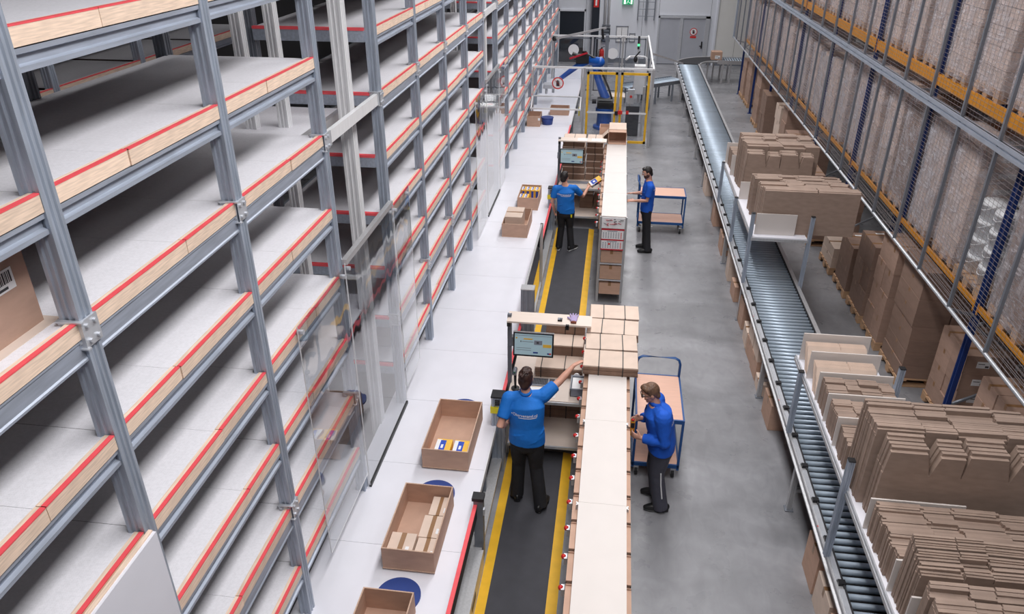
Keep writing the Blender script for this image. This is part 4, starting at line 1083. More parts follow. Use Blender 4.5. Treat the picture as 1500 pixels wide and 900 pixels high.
# ------------------------------------------------------------------ sorting shelf with flattened cartons over the conveyor
SZ = 1.70
def sorting_shelf(label, y0, y1, posts):
    r = T('carton_shelf', label, 'shelf', (2.75, y0, 0.9))
    box('shelf_plate', (2.32, y0, SZ - 0.022), (3.16, y1, SZ - 0.002), tablew, r)
    box('plate_edge', (2.305, y0, SZ - 0.03), (2.32, y1, SZ + 0.006), zinc, r)
    for y in (y0 + 0.02, y1 - 0.02):
        box('cross_beam', (2.3, y - 0.025, SZ - 0.07), (3.18, y + 0.025, SZ - 0.022), alu, r)
    box('long_beam', (2.3, y0, SZ - 0.07), (2.34, y1, SZ - 0.03), alu, r)
    box('long_beam', (3.12, y0, SZ - 0.07), (3.16, y1, SZ - 0.03), alu, r)
    for x, y, z1 in posts:
        q = obj('shelf_post', MB().prism(post_profile(x, y, 0.028), CZ + 0.01 if x < 2.5 else 0.0, z1), steel, r)
        box('post_cap', (x - 0.03, y - 0.03, z1), (x + 0.03, y + 0.03, z1 + 0.01), black, q)
    return r
sorting_shelf('steel shelf over the conveyor, crowded with flattened cartons, closer to the camera', 2.6, 7.95, [(2.29, 3.4, 2.0), (2.29, 5.62, 2.03), (2.29, 7.55, 1.72), (3.20, 7.22, 2.05), (3.20, 4.0, 1.9)])
sorting_shelf('steel shelf over the conveyor with two tall batches of flattened cartons', 11.55, 15.6, [(2.29, 11.58, 2.08), (2.29, 13.3, 1.72), (2.29, 15.4, 1.72), (3.20, 11.58, 2.06), (3.20, 15.4, 1.9)])
def divider(label, y, x1, z1, x0=2.325, z0=SZ):
    o = box('divider_board', (x0, y - 0.008, z0), (x1, y + 0.008, z1), topw)
    tag(o, label, 'divider'); return o
divider('white divider board at the rear end of the near carton shelf', 7.86, 3.06, 2.05)
divider('white divider board, second from the rear end of the near carton shelf', 7.46, 3.06, 2.05)
divider('white divider board, third from the rear end of the near carton shelf', 7.04, 3.06, 2.05)
divider('white divider board, fourth from the rear end of the near carton shelf', 6.66, 3.06, 2.04)
divider('white divider board just behind the tall flattened cartons on the near shelf', 6.26, 3.0, 2.04)
divider('long white divider board lying in front of the tall flattened cartons', 5.14, 3.07, 2.03)
divider('white divider board between low and mid-height flattened cartons', 4.47, 2.9, 2.03)
divider('white divider board by the batch closest to the camera on the carton shelf', 4.12, 2.9, 2.03)

def flat_mesh(x0, x1, h, t, kind, seed):
    """a flattened carton standing on edge: body panel with slotted flaps along the top, as a plate of thickness t.
    kind 0: four plain flaps; 1: flaps with cut corners (auto-lock bottom); 2: plain sheet with one slot"""
    rr = random.Random(seed)
    w = x1 - x0; fl = h * 0.30 if kind == 1 else h * 0.10
    pts = [(x0, 0)]
    if kind == 2:
        pts += [(x0, h), (x0 + w * 0.55, h), (x0 + w * 0.55, h - fl * 0.6), (x0 + w * 0.565, h - fl * 0.6), (x0 + w * 0.565, h), (x1, h), (x1, 0)]
    else:
        cuts = [0, 0.30, 0.5, 0.80, 1.0]
        up = [(x0, h - fl)]
        for i in range(4):
            a, b = x0 + w * cuts[i] + 0.004, x0 + w * cuts[i + 1] - 0.004
            hh = (h, h - 0.012, h - 0.004, h - 0.03)[(i + seed // 7) % 4] if kind == 0 else (h if i % 2 == 0 else h - fl * 0.12)
            if kind == 1:
                up += [(a, h - fl), (a + (b - a) * (0.18 if i % 2 else 0.04), hh), (b - (b - a) * (0.16 if i % 2 == 0 else 0.02), hh), (b, h - fl)]
            else:
                up += [(a, h - fl), (a, hh - rr.uniform(0, 0.006)), (b, hh - rr.uniform(0, 0.006)), (b, h - fl)]
        up.append((x1, h - fl)); pts += up + [(x1, 0)]
    # drop repeated points
    q = []
    for p in pts:
        if not q or (abs(p[0] - q[-1][0]) + abs(p[1] - q[-1][1])) > 1e-5: q.append(p)
    return MB().prism(q[::-1], -t / 2, t / 2, 'y')
_fm = {}
def batch(phrase, ya, yb, n, x0, x1, h, kind, group, jit=0.02, lean=0.0, m=card, h1=None, t=None, skip=0):
    """n flattened cartons standing one behind another from ya (far) to yb (near)"""
    pitch = (ya - yb) / n
    t = t or pitch * 0.985
    for k in range(n):
        y = ya - pitch * (k + 0.5)
        hh = h + ((h1 - h) * k / max(1, n - 1) if h1 else 0)
        var = (k // 4) % 3
        key = (round(x0, 3), round(x1, 3), round(hh, 2), round(t, 4), kind, var, m.name)
        if key not in _fm:
            _fm[key] = flat_mesh(x0, x1, round(hh, 2) * (1 - 0.012 * var), t, kind, var * 7 + (int(hh * 100) // 7) * 7).mesh('flat_carton', flatc if m is card else m)
        o = link('flat_carton', _fm[key], (RND.uniform(0, jit), y, SZ + 0.001), None, (lean + RND.uniform(-0.003, 0.003), 0, RND.uniform(-0.003, 0.003)))
        tag(o, 'flattened brown carton %s, %s from the rear' % (phrase, ORD[k + 1]), 'carton', group)
N1, F1 = 'flattened cartons on the near carton shelf', 'flattened cartons on the far carton shelf'
batch('in the rearmost near-shelf compartment', 7.62, 7.50, 8, 2.335, 2.97, 0.33, 2, N1, 0.012, -0.55, cardl, t=0.010)
batch('in the second near-shelf compartment', 7.23, 7.08, 9, 2.335, 2.95, 0.33, 2, N1, 0.012, -0.5, cardl, t=0.011)
batch('in the third near-shelf compartment', 7.0, 6.7, 12, 2.335, 3.0, 0.32, 0, N1, 0.02)
batch('in the fourth near-shelf compartment', 6.62, 6.3, 12, 2.335, 2.95, 0.31, 0, N1, 0.02)
batch('just behind the tall near-shelf batch', 6.22, 5.9, 10, 2.335, 2.9, 0.28, 2, N1, 0.02)
batch('in the tall near-shelf batch', 5.86, 5.46, 17, 2.335, 3.62, 0.86, 0, N1, 0.02, 0.02, h1=0.84)
batch('in the cut-corner near-shelf batch', 5.44, 5.26, 5, 2.37, 3.60, 0.82, 1, N1, 0.04, 0.04, h1=0.76)
batch('in the low near-shelf batch', 5.11, 4.52, 24, 2.335, 3.5, 0.33, 0, N1, 0.05)
batch('in the mid-height near-shelf batch', 4.44, 4.16, 14, 2.335, 3.3, 0.66, 0, N1, 0.03, 0.02, h1=0.55)
batch('in the batch before the last divider', 4.08, 3.4, 22, 2.34, 3.2, 0.56, 0, N1, 0.04, 0.02, h1=0.5)
batch('in the rear tall far-shelf batch', 14.6, 13.75, 18, 2.37, 3.62, 0.87, 0, F1, 0.06, 0.02)
batch('in the cut-corner far-shelf batch', 13.72, 13.45, 8, 2.37, 3.5, 0.80, 1, F1, 0.05, 0.02)
batch('in the low rear far-shelf batch', 15.4, 14.7, 10, 2.36, 2.75, 0.36, 2, F1, 0.05)
batch('in the front tall far-shelf batch', 12.9, 11.95, 20, 2.40, 3.75, 0.62, 0, F1, 0.10, 0.02, h1=0.72)
batch('among the plain far-shelf front sheets', 11.94, 11.72, 5, 2.42, 3.86, 0.72, 2, F1, 0.04, 0.0)
divider('white board closing the front of the far carton shelf', 11.67, 2.98, 2.05, 2.36)
divider('white divider board at the rear of the far carton shelf', 15.45, 2.72, 2.12)
divider('white divider board beside the rear tall batch on the far shelf', 14.66, 2.66, 2.10)
divider('white divider board between the two tall batches on the far shelf', 13.3, 2.6, 2.02)

# ------------------------------------------------------------------ pallet rack
RX, RXB = 4.60, 5.68
RY = [5.95 + 2.985 * k for k in range(9)]
L1, L2 = 2.02, 4.22
pr = T('pallet_rack', 'tall blue pallet rack with orange beams along the aisle', 'pallet rack', (5.1, 5.95, 0))
upm = MB().prism([(0, -0.045), (0.06, -0.045), (0.06, 0.045), (0, 0.045), (0, 0.028), (0.02, 0.02), (0.02, -0.02), (0, -0.028)], 0, 8.0).mesh('upright', navy)
for y in RY:
    link('upright', upm, (RX, y, 0), pr); link('upright', upm, (RXB, y, 0), pr, (0, 0, PI))
    for z in (0.5, 1.7, 2.9, 4.1, 5.3):
        obj('frame_brace', MB().bar((RX + 0.05, y, z), (RXB - 0.05, y, z + 0.6), 0.03, 0.03).bar((RXB - 0.05, y, z + 0.6), (RX + 0.05, y, z + 1.2), 0.03, 0.03), steel_d, pr)
    box('foot_plate', (RX - 0.04, y - 0.07, 0), (RX + 0.1, y + 0.07, 0.01), navy, pr)
for y0, y1 in zip(RY[:-1], RY[1:]):
    for z in (L1, L2):
        for x in (RX + 0.0, RXB - 0.05):
            bmb = box('load_beam', (x, y0 + 0.05, z - (0.07 if z < 3 else 0.15)), (x + (0.03 if z < 3 else 0.05), y1 - 0.05, z), orange, pr)
        for y in (y0 + 0.045, y1 - 0.075):
            box('beam_hook', (RX - 0.008, y, z - (0.12 if z < 3 else 0.2)), (RX, y + 0.03, z + 0.03), orange, pr)
# safety net on its own frame
NX = 4.30
nt_ = T('safety_net', 'grey steel mesh guard on a pipe frame in front of the pallet rack', 'mesh guard', (NX, 6, 1.9))
obj('bottom_rail', MB().cyl((NX, 4.5, 1.93), (NX, 30.6, 1.93), 0.024, 10), zinc, nt_, True)
obj('mid_rail', MB().box((NX - 0.03, 4.5, 3.93), (NX + 0.03, 30.6, 3.98)).box((NX - 0.03, 4.5, 4.0), (NX + 0.03, 30.6, 4.05)).box((NX - 0.01, 4.5, 3.93), (NX + 0.01, 30.6, 4.05)), steel_y, nt_)
for k in range(24):
    y = 5.67 + 1.1 * k
    if y > 30.6: break
    obj('net_post', MB().bar((NX, y, 1.93), (NX, y, 7.6), 0.038, 0.038), steel_d, nt_)
obj('end_post', MB().bar((NX, 30.6, 1.9), (NX, 30.6, 7.6), 0.07, 0.07), steel, nt_)
wire = mat('mesh_wire', (156, 150, 152), 0.4, 0.4)
wm = MB()
z = 1.98
while z < 7.0:
    wm.box((NX + 0.024, 4.5, z), (NX + 0.0275, 30.6, z + 0.0035)); z += 0.052
y = 4.55
while y < 30.6:
    wm.box((NX + 0.0275, y, 1.93), (NX + 0.030, y + 0.0025, 7.0)); y += 0.1
o = obj('wire_mesh', wm, wire, nt_); o['kind'] = 'stuff'
for y in RY:
    obj('net_strut', MB().bar((RX, y, 1.86), (NX, y, 1.93), 0.035, 0.035), steel_d, nt_)
    obj('net_strut', MB().bar((RX, y, 3.99), (NX, y, 3.99), 0.035, 0.035), steel_d, nt_)
obj('catch_wire', MB().box((4.36, 4.5, 1.945), (4.366, 30.6, 1.951)).box((4.43, 4.5, 1.945), (4.436, 30.6, 1.951)).box((4.50, 4.5, 1.945), (4.506, 30.6, 1.951)), wire, nt_)

# pallets: deck boards, blocks and runners are parts of their own
PB = {}
def pallet(p, x0, y0, z, lx=1.0, ly=0.80):
    """EUR-like pallet, long side into the rack; p: parent or None for a thing's root"""
    ws = [0.145, 0.10, 0.145, 0.10, 0.145]
    gap_ = (ly - sum(ws)) / 4
    for x in (x0, x0 + lx / 2 - 0.05, x0 + lx - 0.1):
        for yy_ in (y0, y0 + ly / 2 - 0.07, y0 + ly - 0.145):
            box('pallet_block', (x, yy_, z + 0.022), (x + 0.1, yy_ + 0.145, z + 0.1), pine2, p)
    for yy_ in (y0, y0 + ly / 2 - 0.05, y0 + ly - 0.1):
        box('runner_board', (x0, yy_, z), (x0 + lx, yy_ + 0.1, z + 0.022), pine2, p)
    for x in (x0, x0 + lx / 2 - 0.07, x0 + lx - 0.145):
        box('stringer_board', (x, y0, z + 0.1), (x + 0.145, y0 + ly, z + 0.122), pine2, p)
    yy_ = y0
    for w_ in ws:
        box('deck_board', (x0, yy_, z + 0.122), (x0 + lx, yy_ + w_, z + 0.144), pine2, p); yy_ += w_ + gap_
pine2 = mat('weathered_pallet_wood', (196, 158, 124), 0.75, 0, 0.16, 9, (1, 9, 12), 0.12)
darkc = mat('darker_carton', (146, 120, 106), 0.7, 0, 0.08, 6, (1, 1, 3), 0.08)
def wrapped_load(label, y0, z, h, nl, w=0.80, x0=4.63, cols=2, m=wrapc, fm=None, top=True, skew=0.0, labels=False):
    r = T('wrapped_pallet_load', label, 'pallet load', (x0 + 0.5, y0 + w / 2, z))
    pallet(r, x0, y0, z, 1.0, w)
    t = h / nl
    for k in range(nl):
        for c_ in range(cols):
            cw = w / cols
            if k == nl - 1 and c_ == cols - 1 and not top: continue
            dx = RND.uniform(-0.008, 0.008)
            a = (x0 + 0.015 + dx, y0 + cw * c_ + 0.003, z + 0.144 + t * k + 0.002)
            q = box('carton', a, (x0 + 0.985 + dx, y0 + cw * (c_ + 1) - 0.003, z + 0.144 + t * (k + 1) - 0.006), m, r)
            if labels and c_ == 0:
                box('paper_label', (x0 + 0.25, a[1] - 0.003, a[2] + t * 0.35), (x0 + 0.55, a[1], a[2] + t * 0.7), paper, q)
    fb = MB()
    g = 0.014
    hh = h * (1.0 if top else 1.0 - 0.5 / nl)
    NV, NU = 10, 6
    ring_ = [(x0 - g, y0 - g), (x0 - g, y0 + w / 2), (x0 - g, y0 + w + g), (x0 + 0.5, y0 + w + g), (x0 + 1 + g, y0 + w + g), (x0 + 1 + g, y0 - g), (x0 + 0.5, y0 - g)]
    vs = []; n = len(ring_); rr = random.Random(int(y0 * 100 + z * 10))
    for j in range(NV + 1):
        zz = z + 0.06 + (hh + 0.09) * j / NV
        for (x, y) in ring_: vs.append((x + rr.uniform(-0.006, 0.004), y + rr.uniform(-0.006, 0.006), zz))
    fs = [(j * n + i, j * n + (i + 1) % n, (j + 1) * n + (i + 1) % n, (j + 1) * n + i) for j in range(NV) for i in range(n)]
    fs.append(tuple(NV * n + i for i in range(n)))
    fb.add(vs, [f[::-1] for f in fs])
    obj('stretch_film', fb, fm or film, r)
    return r
slot = {}
def bay_slots():
    out = []
    for b in range(8):
        for k in range(3): out.append(RY[b] + 0.09 + 0.955 * k)
    return out
SL = bay_slots()
NSL = len(SL)
for i, y in enumerate(SL):
    from_wall = NSL - i
    rr = random.Random(500 + i)
    if not (i == 3):
        h = rr.choice((1.3, 1.5, 1.62, 1.68)); nl = rr.choice((6, 7, 8, 9))
        w = rr.choice((0.68, 0.72, 0.76))
        wrapped_load('film-wrapped pallet of cartons on the lower rack level, %s from the back wall' % ORD[from_wall], y, L1, h, nl, w, 4.62 + rr.uniform(-0.02, 0.04), 2, wrapc if rr.random() < 0.8 else darkc, filmw if i in (5, 9, 10, 12, 14) else film, rr.random() < 0.75, labels=(i in (4, 8)))
    if y < 25:
        h = rr.choice((1.6, 1.75, 1.85)); nl = rr.choice((6, 8, 9))
        wrapped_load('film-wrapped pallet of cartons on the upper rack level, %s from the back wall' % ORD[from_wall], y + 0.03, L2, h, nl, rr.choice((0.66, 0.70, 0.74)), 4.62 + rr.uniform(-0.02, 0.04), 2, wrapc, film, rr.random() < 0.8)
# the pallet of white buckets
y0 = SL[3]
bk = T('bucket_pallet', 'wrapped pallet stacked with white buckets on the lower rack level', 'pallet load', (5.1, y0 + 0.4, L1))
pallet(bk, 4.62, y0, L1, 1.0, 0.8)
bme = MB().tube([(0, 0, 0), (0, 0, 0.19), (0, 0, 0.192), (0, 0, 0.215), (0, 0, 0.218), (0, 0, 0.232)], [0.155, 0.178, 0.19, 0.192, 0.186, 0.186], 20).mesh('bucket', bucketw, True)
ban = MB().tube([(0.0 + 0.19 * math.cos(a), 0.19 * math.sin(a), 0.19 - 0.06 * math.cos(a * 2)) for a in [PI * 0.6 + PI * 0.8 * i / 12 for i in range(13)]], 0.006, 6).mesh('wire_handle', paper, True)
for k in range(4):
    for i in range(2):
        for j in range(2):
            if k == 1 and i == 0 and j == 0: pass
            q = link('bucket', bme, (4.83 + 0.4 * i, y0 + 0.2 + 0.4 * j, L1 + 0.146 + 0.236 * k), bk)
            if i == 0: link('wire_handle', ban, (4.83 + 0.4 * i, y0 + 0.2 + 0.4 * j, L1 + 0.146 + 0.236 * k), q)
fb = MB(); vs = []; ringp = [(4.615, y0 - 0.01), (4.61, y0 + 0.4), (4.615, y0 + 0.81), (5.46, y0 + 0.81), (5.46, y0 - 0.01)]
for j in range(7):
    for (x, y) in ringp: vs.append((x + RND.uniform(-0.008, 0.008), y + RND.uniform(-0.008, 0.008), L1 + 0.08 + 0.18 * j))
fb.add(vs, [(j * 5 + i, (j + 1) * 5 + i, (j + 1) * 5 + (i + 1) % 5, j * 5 + (i + 1) % 5) for j in range(6) for i in range(5)])
obj('stretch_film', fb, clearf, bk)

# ------------------------------------------------------------------ stacks on the floor pallets
def floor_pallet(k, x0, y0, lx=1.0, ly=0.8):
    r = T('pallet', 'bare wooden pallet on the floor below the rack, %s from the back wall' % ORD[k], 'pallet', (x0 + lx / 2, y0 + ly / 2, 0))
    pallet(r, x0, y0, 0.002, lx, ly)
# (x0, y0, lx, ly, columns along y, layers, layer height, carton material, label on front)
ST_ = [
    (4.62, 28.9, 0.9, 0.8, 1, 5, 0.24, stackc, 0), (4.62, 27.6, 0.9, 0.9, 1, 7, 0.24, stackc, 0), (4.5, 24.9, 1.0, 0.9, 1, 6, 0.27, stackc, 2),
    (4.42, 23.2, 1.0, 0.9, 2, 2, 0.62, darkc, 0), (4.55, 21.6, 0.9, 0.75, 1, 3, 0.42, cardl, 1), (4.5, 20.6, 0.9, 0.6, 1, 4, 0.36, stackc, 0),
    (4.3, 18.8, 1.0, 0.8, 1, 4, 0.3, stackc, 0), (4.25, 16.9, 1.0, 0.9, 2, 3, 0.3, stackc, 0), (4.2, 15.35, 1.0, 0.9, 1, 6, 0.16, stackc, 0),
    (4.33, 13.95, 1.0, 0.8, 1, 2, 0.2, cardl, 0), (4.36, 12.95, 1.0, 0.8, 2, 2, 0.42, darkc, 3), (4.38, 12.02, 1.0, 0.8, 2, 3, 0.42, darkc, 3),
    (4.40, 11.12, 1.0, 0.8, 2, 4, 0.4, stackc, 0), (4.43, 10.1, 1.0, 0.85, 1, 8, 0.215, darkc, 0), (4.72, 9.0, 0.95, 0.85, 2, 4, 0.27, stackc, 1), (4.72, 7.7, 0.95, 0.85, 2, 4, 0.27, stackc, 0)]
for k, (x0, y0, lx, ly, cols, nl, h, m, lb) in enumerate(ST_):
    floor_pallet(k + 1, x0, y0, lx, ly)
    for l in range(nl):
        for c_ in range(cols):
            for q in range(2):
                xa, xb = (x0 + 0.02, x0 + lx * 0.5) if q == 0 else (x0 + lx * 0.5 + 0.006, x0 + lx - 0.02)
                ya = y0 + 0.01 + (ly - 0.02) * c_ / cols
                if l == nl - 1 and q == 1 and k % 3 == 1: continue
                dx, dy = RND.uniform(-0.012, 0.012), RND.uniform(-0.006, 0.006)
                lab = None
                if lb == 1 and c_ == 0: lab = ('front', 0.0, h * 0.35, 0.16, h * 0.35)
                if lb == 2 and l == nl - 1 and c_ == 0: lab = ('front', 0.05, h * 0.3, 0.12, h * 0.4)
                if lb == 3 and l == nl - 1: lab = ('top', 0.0, 0.05, 0.14, 0.05)
                side = 'aisle' if q == 0 else 'rack'
                colp = '' if cols == 1 else (' front' if c_ == 0 else ' back')
                closed_carton('carton', 'brown carton, layer %s on the %s floor pallet from the back wall,%s %s side' % (('one', 'two', 'three', 'four', 'five', 'six', 'seven', 'eight')[l], ORD[k + 1], colp, side),
                              xa + dx, xb + dx, ya + dy, ya + (ly - 0.02) / cols - 0.006 + dy, 0.148 + (h + 0.0015) * l, 0.148 + (h + 0.0015) * l + h, m, along='x', lab=lab)

# ------------------------------------------------------------------ robot cell
CY = 22.2
cg = T('robot_cage', 'aluminium safety cage with two yellow-framed clear doors', 'cage', (0.1, CY, 0))
def post(x, y, z1, w=0.035, m=alu, nm='cage_post', z0=0.0): return obj(nm, MB().prism(post_profile(x, y, w), z0, z1), m, cg)
for x, y, z in ((-0.88, CY, 2.24), (0.115, CY, 2.2), (1.06, CY, 2.24), (1.06, 28.3, 2.2), (-0.88, 28.3, 2.2), (0.2, 28.3, 2.2), (-2.3, 28.3, 2.2)): post(x, y, z)
for a, b in (((-0.88, CY, 2.24), (1.06, CY, 2.24)), ((1.06, CY, 2.24), (1.06, 28.3, 2.24)), ((-0.88, 28.3, 2.2), (1.06, 28.3, 2.2)), ((-2.35, CY, 2.24), (-0.88, CY, 2.24)), ((-2.3, 28.3, 2.2), (-0.88, 28.3, 2.2)), ((1.06, CY + 2.6, 2.24), (2.35, CY + 6.3, 1.3))):
    obj('top_rail', MB().bar(a, b, 0.05, 0.05), whitep, cg)
for x0, x1 in ((-0.80, 0.07), (0.16, 0.98)):
    d = obj('yellow_door', MB().box((x0, CY - 0.03, 0.12), (x0 + 0.065, CY + 0.02, 2.14)).box((x1 - 0.065, CY - 0.03, 0.12), (x1, CY + 0.02, 2.14)).box((x0, CY - 0.03, 2.075), (x1, CY + 0.02, 2.14)).box((x0, CY - 0.03, 0.12), (x1, CY + 0.02, 0.19)), yellow, cg)
    obj('door_pane', MB().box((x0 + 0.065, CY - 0.008, 0.19), (x1 - 0.065, CY - 0.004, 2.075)), pane_m, d)
    obj('mid_bar', MB().box((x0 + 0.04, CY - 0.045, 0.98), (x1 - 0.04, CY - 0.03, 1.03)), whitep, d)
obj('side_pane', MB().box((1.058, CY + 0.05, 0.1), (1.062, 28.25, 2.2)), pane_m, cg)
obj('door_lock', MB().box((0.04, CY - 0.09, 0.95), (0.13, CY - 0.03, 1.06)), black, cg)
obj('red_lock', MB().box((0.13, CY - 0.09, 0.98), (0.26, CY - 0.03, 1.08)), redp, cg)
for x in (0.42, 0.42): pass
obj('red_switch', MB().box((0.36, CY - 0.06, 0.98), (0.44, CY - 0.045, 1.08)), redp, cg)
# hood over the table
hd = T('table_hood', 'clear hood on a white frame over the sorting table with a no-hand sign', 'hood', (-1.62, CY, TZ))
for x in (-2.35, -0.95):
    obj('hood_post', MB().bar((x, CY, TZ), (x, CY, 2.24), 0.045, 0.045), alu, hd)
    obj('slope_rail', MB().bar((x, CY, 1.42), (x, CY - 0.45, 1.16), 0.035, 0.035), whitep, hd)
obj('cross_rail', MB().bar((-2.35, CY, 1.42), (-0.95, CY, 1.42), 0.035, 0.035).bar((-2.38, CY - 0.45, 1.16), (-0.92, CY - 0.45, 1.16), 0.035, 0.045), whitep, hd)
obj('upper_pane', MB().box((-2.33, CY - 0.003, 1.44), (-0.97, CY + 0.003, 2.2)), pane_m, hd)
obj('slope_pane', MB().add([(-2.33, CY - 0.02, 1.415), (-0.97, CY - 0.02, 1.415), (-0.97, CY - 0.43, 1.175), (-2.33, CY - 0.43, 1.175), (-2.33, CY - 0.02, 1.421), (-0.97, CY - 0.02, 1.421), (-0.97, CY - 0.43, 1.181), (-2.33, CY - 0.43, 1.181)], [(0, 1, 2, 3), (7, 6, 5, 4), (0, 4, 5, 1), (1, 5, 6, 2), (2, 6, 7, 3), (3, 7, 4, 0)]), pane_m, hd)
no_touch_sign('prohibition_sign', (-1.63, CY - 0.01, 1.80), 0.17, paper, redp, inkm, label='round no-hand sign on the clear hood over the table')
open_carton('carton', 'low brown carton on the table beneath the clear hood', -1.9, -1.33, 22.9, 23.3, TZ + 0.002, 0.92)
box('yellow_block', (-1.02, CY + 0.3, 0.8), (-0.98, CY + 0.36, 1.05), yel2, hd)
# back guard panels with round white stickers
gd = T('clear_barrier', 'grey-framed clear guard panels with round white stickers behind the robot', 'guard', (-0.6, 28.3, 0))
for x0, x1 in ((-2.25, -0.95), (-0.80, 0.13), (0.27, 1.0)):
    q = obj('panel_frame', MB().box((x0, 28.27, 0.3), (x0 + 0.04, 28.33, 2.15)).box((x1 - 0.04, 28.27, 0.3), (x1, 28.33, 2.15)).box((x0, 28.27, 2.11), (x1, 28.33, 2.15)).box((x0, 28.27, 0.3), (x1, 28.33, 0.34)), steel_d, gd)
    obj('panel_pane', MB().box((x0 + 0.04, 28.298, 0.34), (x1 - 0.04, 28.302, 2.11)), pane_m, q)
for x, z in ((-1.55, 1.72), (-0.15, 1.62)):
    obj('round_sticker', MB().cyl((x, 28.295, z), (x, 28.29, z), 0.19, 28), paper, gd)
ar = T('overhead_arm', 'grey sloping boom above the robot cell by the dark door', 'boom', (-0.4, 27.6, 2.3))
obj('boom_beam', MB().bar((-2.2, 27.8, 2.16), (-0.42, 27.6, 2.58), 0.1, 0.07), alu, ar)
obj('boom_hinge', MB().ball((-2.2, 27.8, 2.16), 0.09, 12).bar((-0.5, 27.6, 2.2), (-0.55, 27.6, 2.55), 0.08, 0.08), black, ar)
obj('boom_post', MB().bar((-0.36, 27.6, 0), (-0.36, 27.6, 2.35), 0.12, 0.12), steel_d, ar)

rb_ = T('industrial_robot', 'blue industrial robot arm with black joints inside the cage', 'robot', (-0.28, 24.3, 0))
obj('pedestal', MB().tube([(-0.28, 24.3, 0), (-0.28, 24.3, 0.08), (-0.28, 24.3, 0.1), (-0.28, 24.3, 0.52)], [0.34, 0.34, 0.24, 0.22], 20), bluer, rb_, False)
obj('turntable', MB().cyl((-0.28, 24.3, 0.52), (-0.28, 24.3, 0.64), 0.28, 24), bluer, rb_)
obj('base_joint', MB().tube([(-0.52, 24.28, 0.78), (-0.02, 24.28, 0.78)], 0.2, 20).box((-0.46, 24.1, 0.64), (-0.08, 24.5, 0.9)).ball((0.05, 24.25, 0.72), 0.1, 10), black, rb_)
obj('motor', MB().cyl((0.0, 24.2, 0.68), (0.2, 24.1, 0.66), 0.07, 12).cyl((-0.55, 24.2, 0.85), (-0.68, 24.2, 0.85), 0.07, 12), darkr, rb_)
obj('lower_arm', MB().tube([(-0.2, 24.25, 0.82), (-0.38, 24.35, 1.15), (-0.56, 24.5, 1.55), (-0.64, 24.6, 1.92)], [(0.15, 0.10), (0.13, 0.09), (0.11, 0.08), (0.12, 0.09)], 16, lat=(1, 0, 0), round_ends=True), bluer, rb_, True)
obj('hose_pack', MB().tube([(-0.05, 24.2, 0.9), (-0.2, 24.2, 1.3), (-0.42, 24.35, 1.7), (-0.6, 24.45, 2.1), (-0.9, 24.5, 2.22), (-1.3, 24.5, 2.05)], 0.03, 8), black, rb_, True)
obj('elbow_joint', MB().tube([(-0.5, 24.45, 2.0), (-0.85, 24.6, 2.02)], [0.15, 0.13], 18, round_ends=True), bluer, rb_, True)
obj('wrist_motors', MB().box((-1.25, 24.42, 1.95), (-0.85, 24.7, 2.2)).cyl((-1.0, 24.5, 2.2), (-1.0, 24.5, 2.32), 0.07, 12).cyl((-1.2, 24.6, 2.15), (-1.38, 24.6, 2.22), 0.06, 12), black, rb_)
obj('upper_arm', MB().tube([(-0.85, 24.6, 2.02), (-1.2, 24.55, 1.86), (-1.6, 24.5, 1.56), (-1.86, 24.5, 1.36)], [0.11, 0.09, 0.075, 0.065], 14, round_ends=True), bluer, rb_, True)
obj('gripper', MB().box((-2.25, 24.3, 1.18), (-1.82, 24.7, 1.30)).bar((-1.95, 24.5, 1.3), (-1.86, 24.5, 1.4), 0.1, 0.1).cyl((-2.15, 24.4, 1.0), (-2.15, 24.4, 1.18), 0.04, 10).cyl((-1.95, 24.6, 1.0), (-1.95, 24.6, 1.18), 0.04, 10), zinc, rb_)
obj('red_bracket', MB().bar((-1.45, 24.4, 2.1), (-0.9, 24.4, 2.28), 0.03, 0.05), MATS['calendar_red'], rb_)
# cabinets in the cell
cb = T('control_cabinet', 'white control cabinet mounted high in the robot cage', 'cabinet', (0.95, 26.6, 0.9))
obj('cabinet_body', MB().box((0.62, 26.4, 0.62), (1.0, 26.8, 1.55)), whitep, cb)
obj('cabinet_door', MB().box((0.64, 26.385, 0.64), (0.98, 26.4, 1.53)), whitep, cb)
obj('cabinet_post', MB().bar((0.82, 26.6, 0), (0.82, 26.6, 0.62), 0.09, 0.09), alu, cb)
dc = T('machine_cabinet', 'dark floor cabinet with a grey panel box inside the cage', 'cabinet', (0.55, 23.6, 0))
obj('cabinet_body', MB().box((0.38, 23.4, 0.03), (0.78, 23.9, 0.92)), darkd, dc)
obj('panel_box', MB().box((0.40, 23.35, 1.0), (0.60, 23.5, 1.42)), zinc, dc)
obj('red_button', MB().cyl((0.5, 23.35, 1.22), (0.5, 23.33, 1.22), 0.04, 12), redp, dc)
obj('panel_post', MB().bar((0.48, 23.45, 0.9), (0.48, 23.45, 1.05), 0.05, 0.05).bar((0.88, 23.5, 0), (0.88, 23.5, 1.5), 0.07, 0.07), alu, dc)
for x, y, z, lab in ((0.71, 27.0, 2.0, 'slim signal tower with a green lamp at the cage rear'), (1.12, 27.0, 1.75, 'short signal lamp glowing green at the cage corner')):
    s_ = T('signal_tower', lab, 'signal lamp', (x, y, z))
    obj('lamp_mast', MB().cyl((x, y, 1.3), (x, y, z), 0.02, 8), alu, s_)
    obj('black_section', MB().cyl((x, y, z), (x, y, z + 0.1), 0.035, 10), black, s_)
    obj('green_section', MB().cyl((x, y, z + 0.1), (x, y, z + 0.17), 0.035, 10), greenl, s_)
    if z > 1.9: obj('upper_section', MB().cyl((x, y, z + 0.17), (x, y, z + 0.42), 0.035, 10), darkr, s_)
jb = T('panel_stand', 'white pipe stand with a black handle by the cage rear corner', 'stand', (0.9, 26.2, 0))
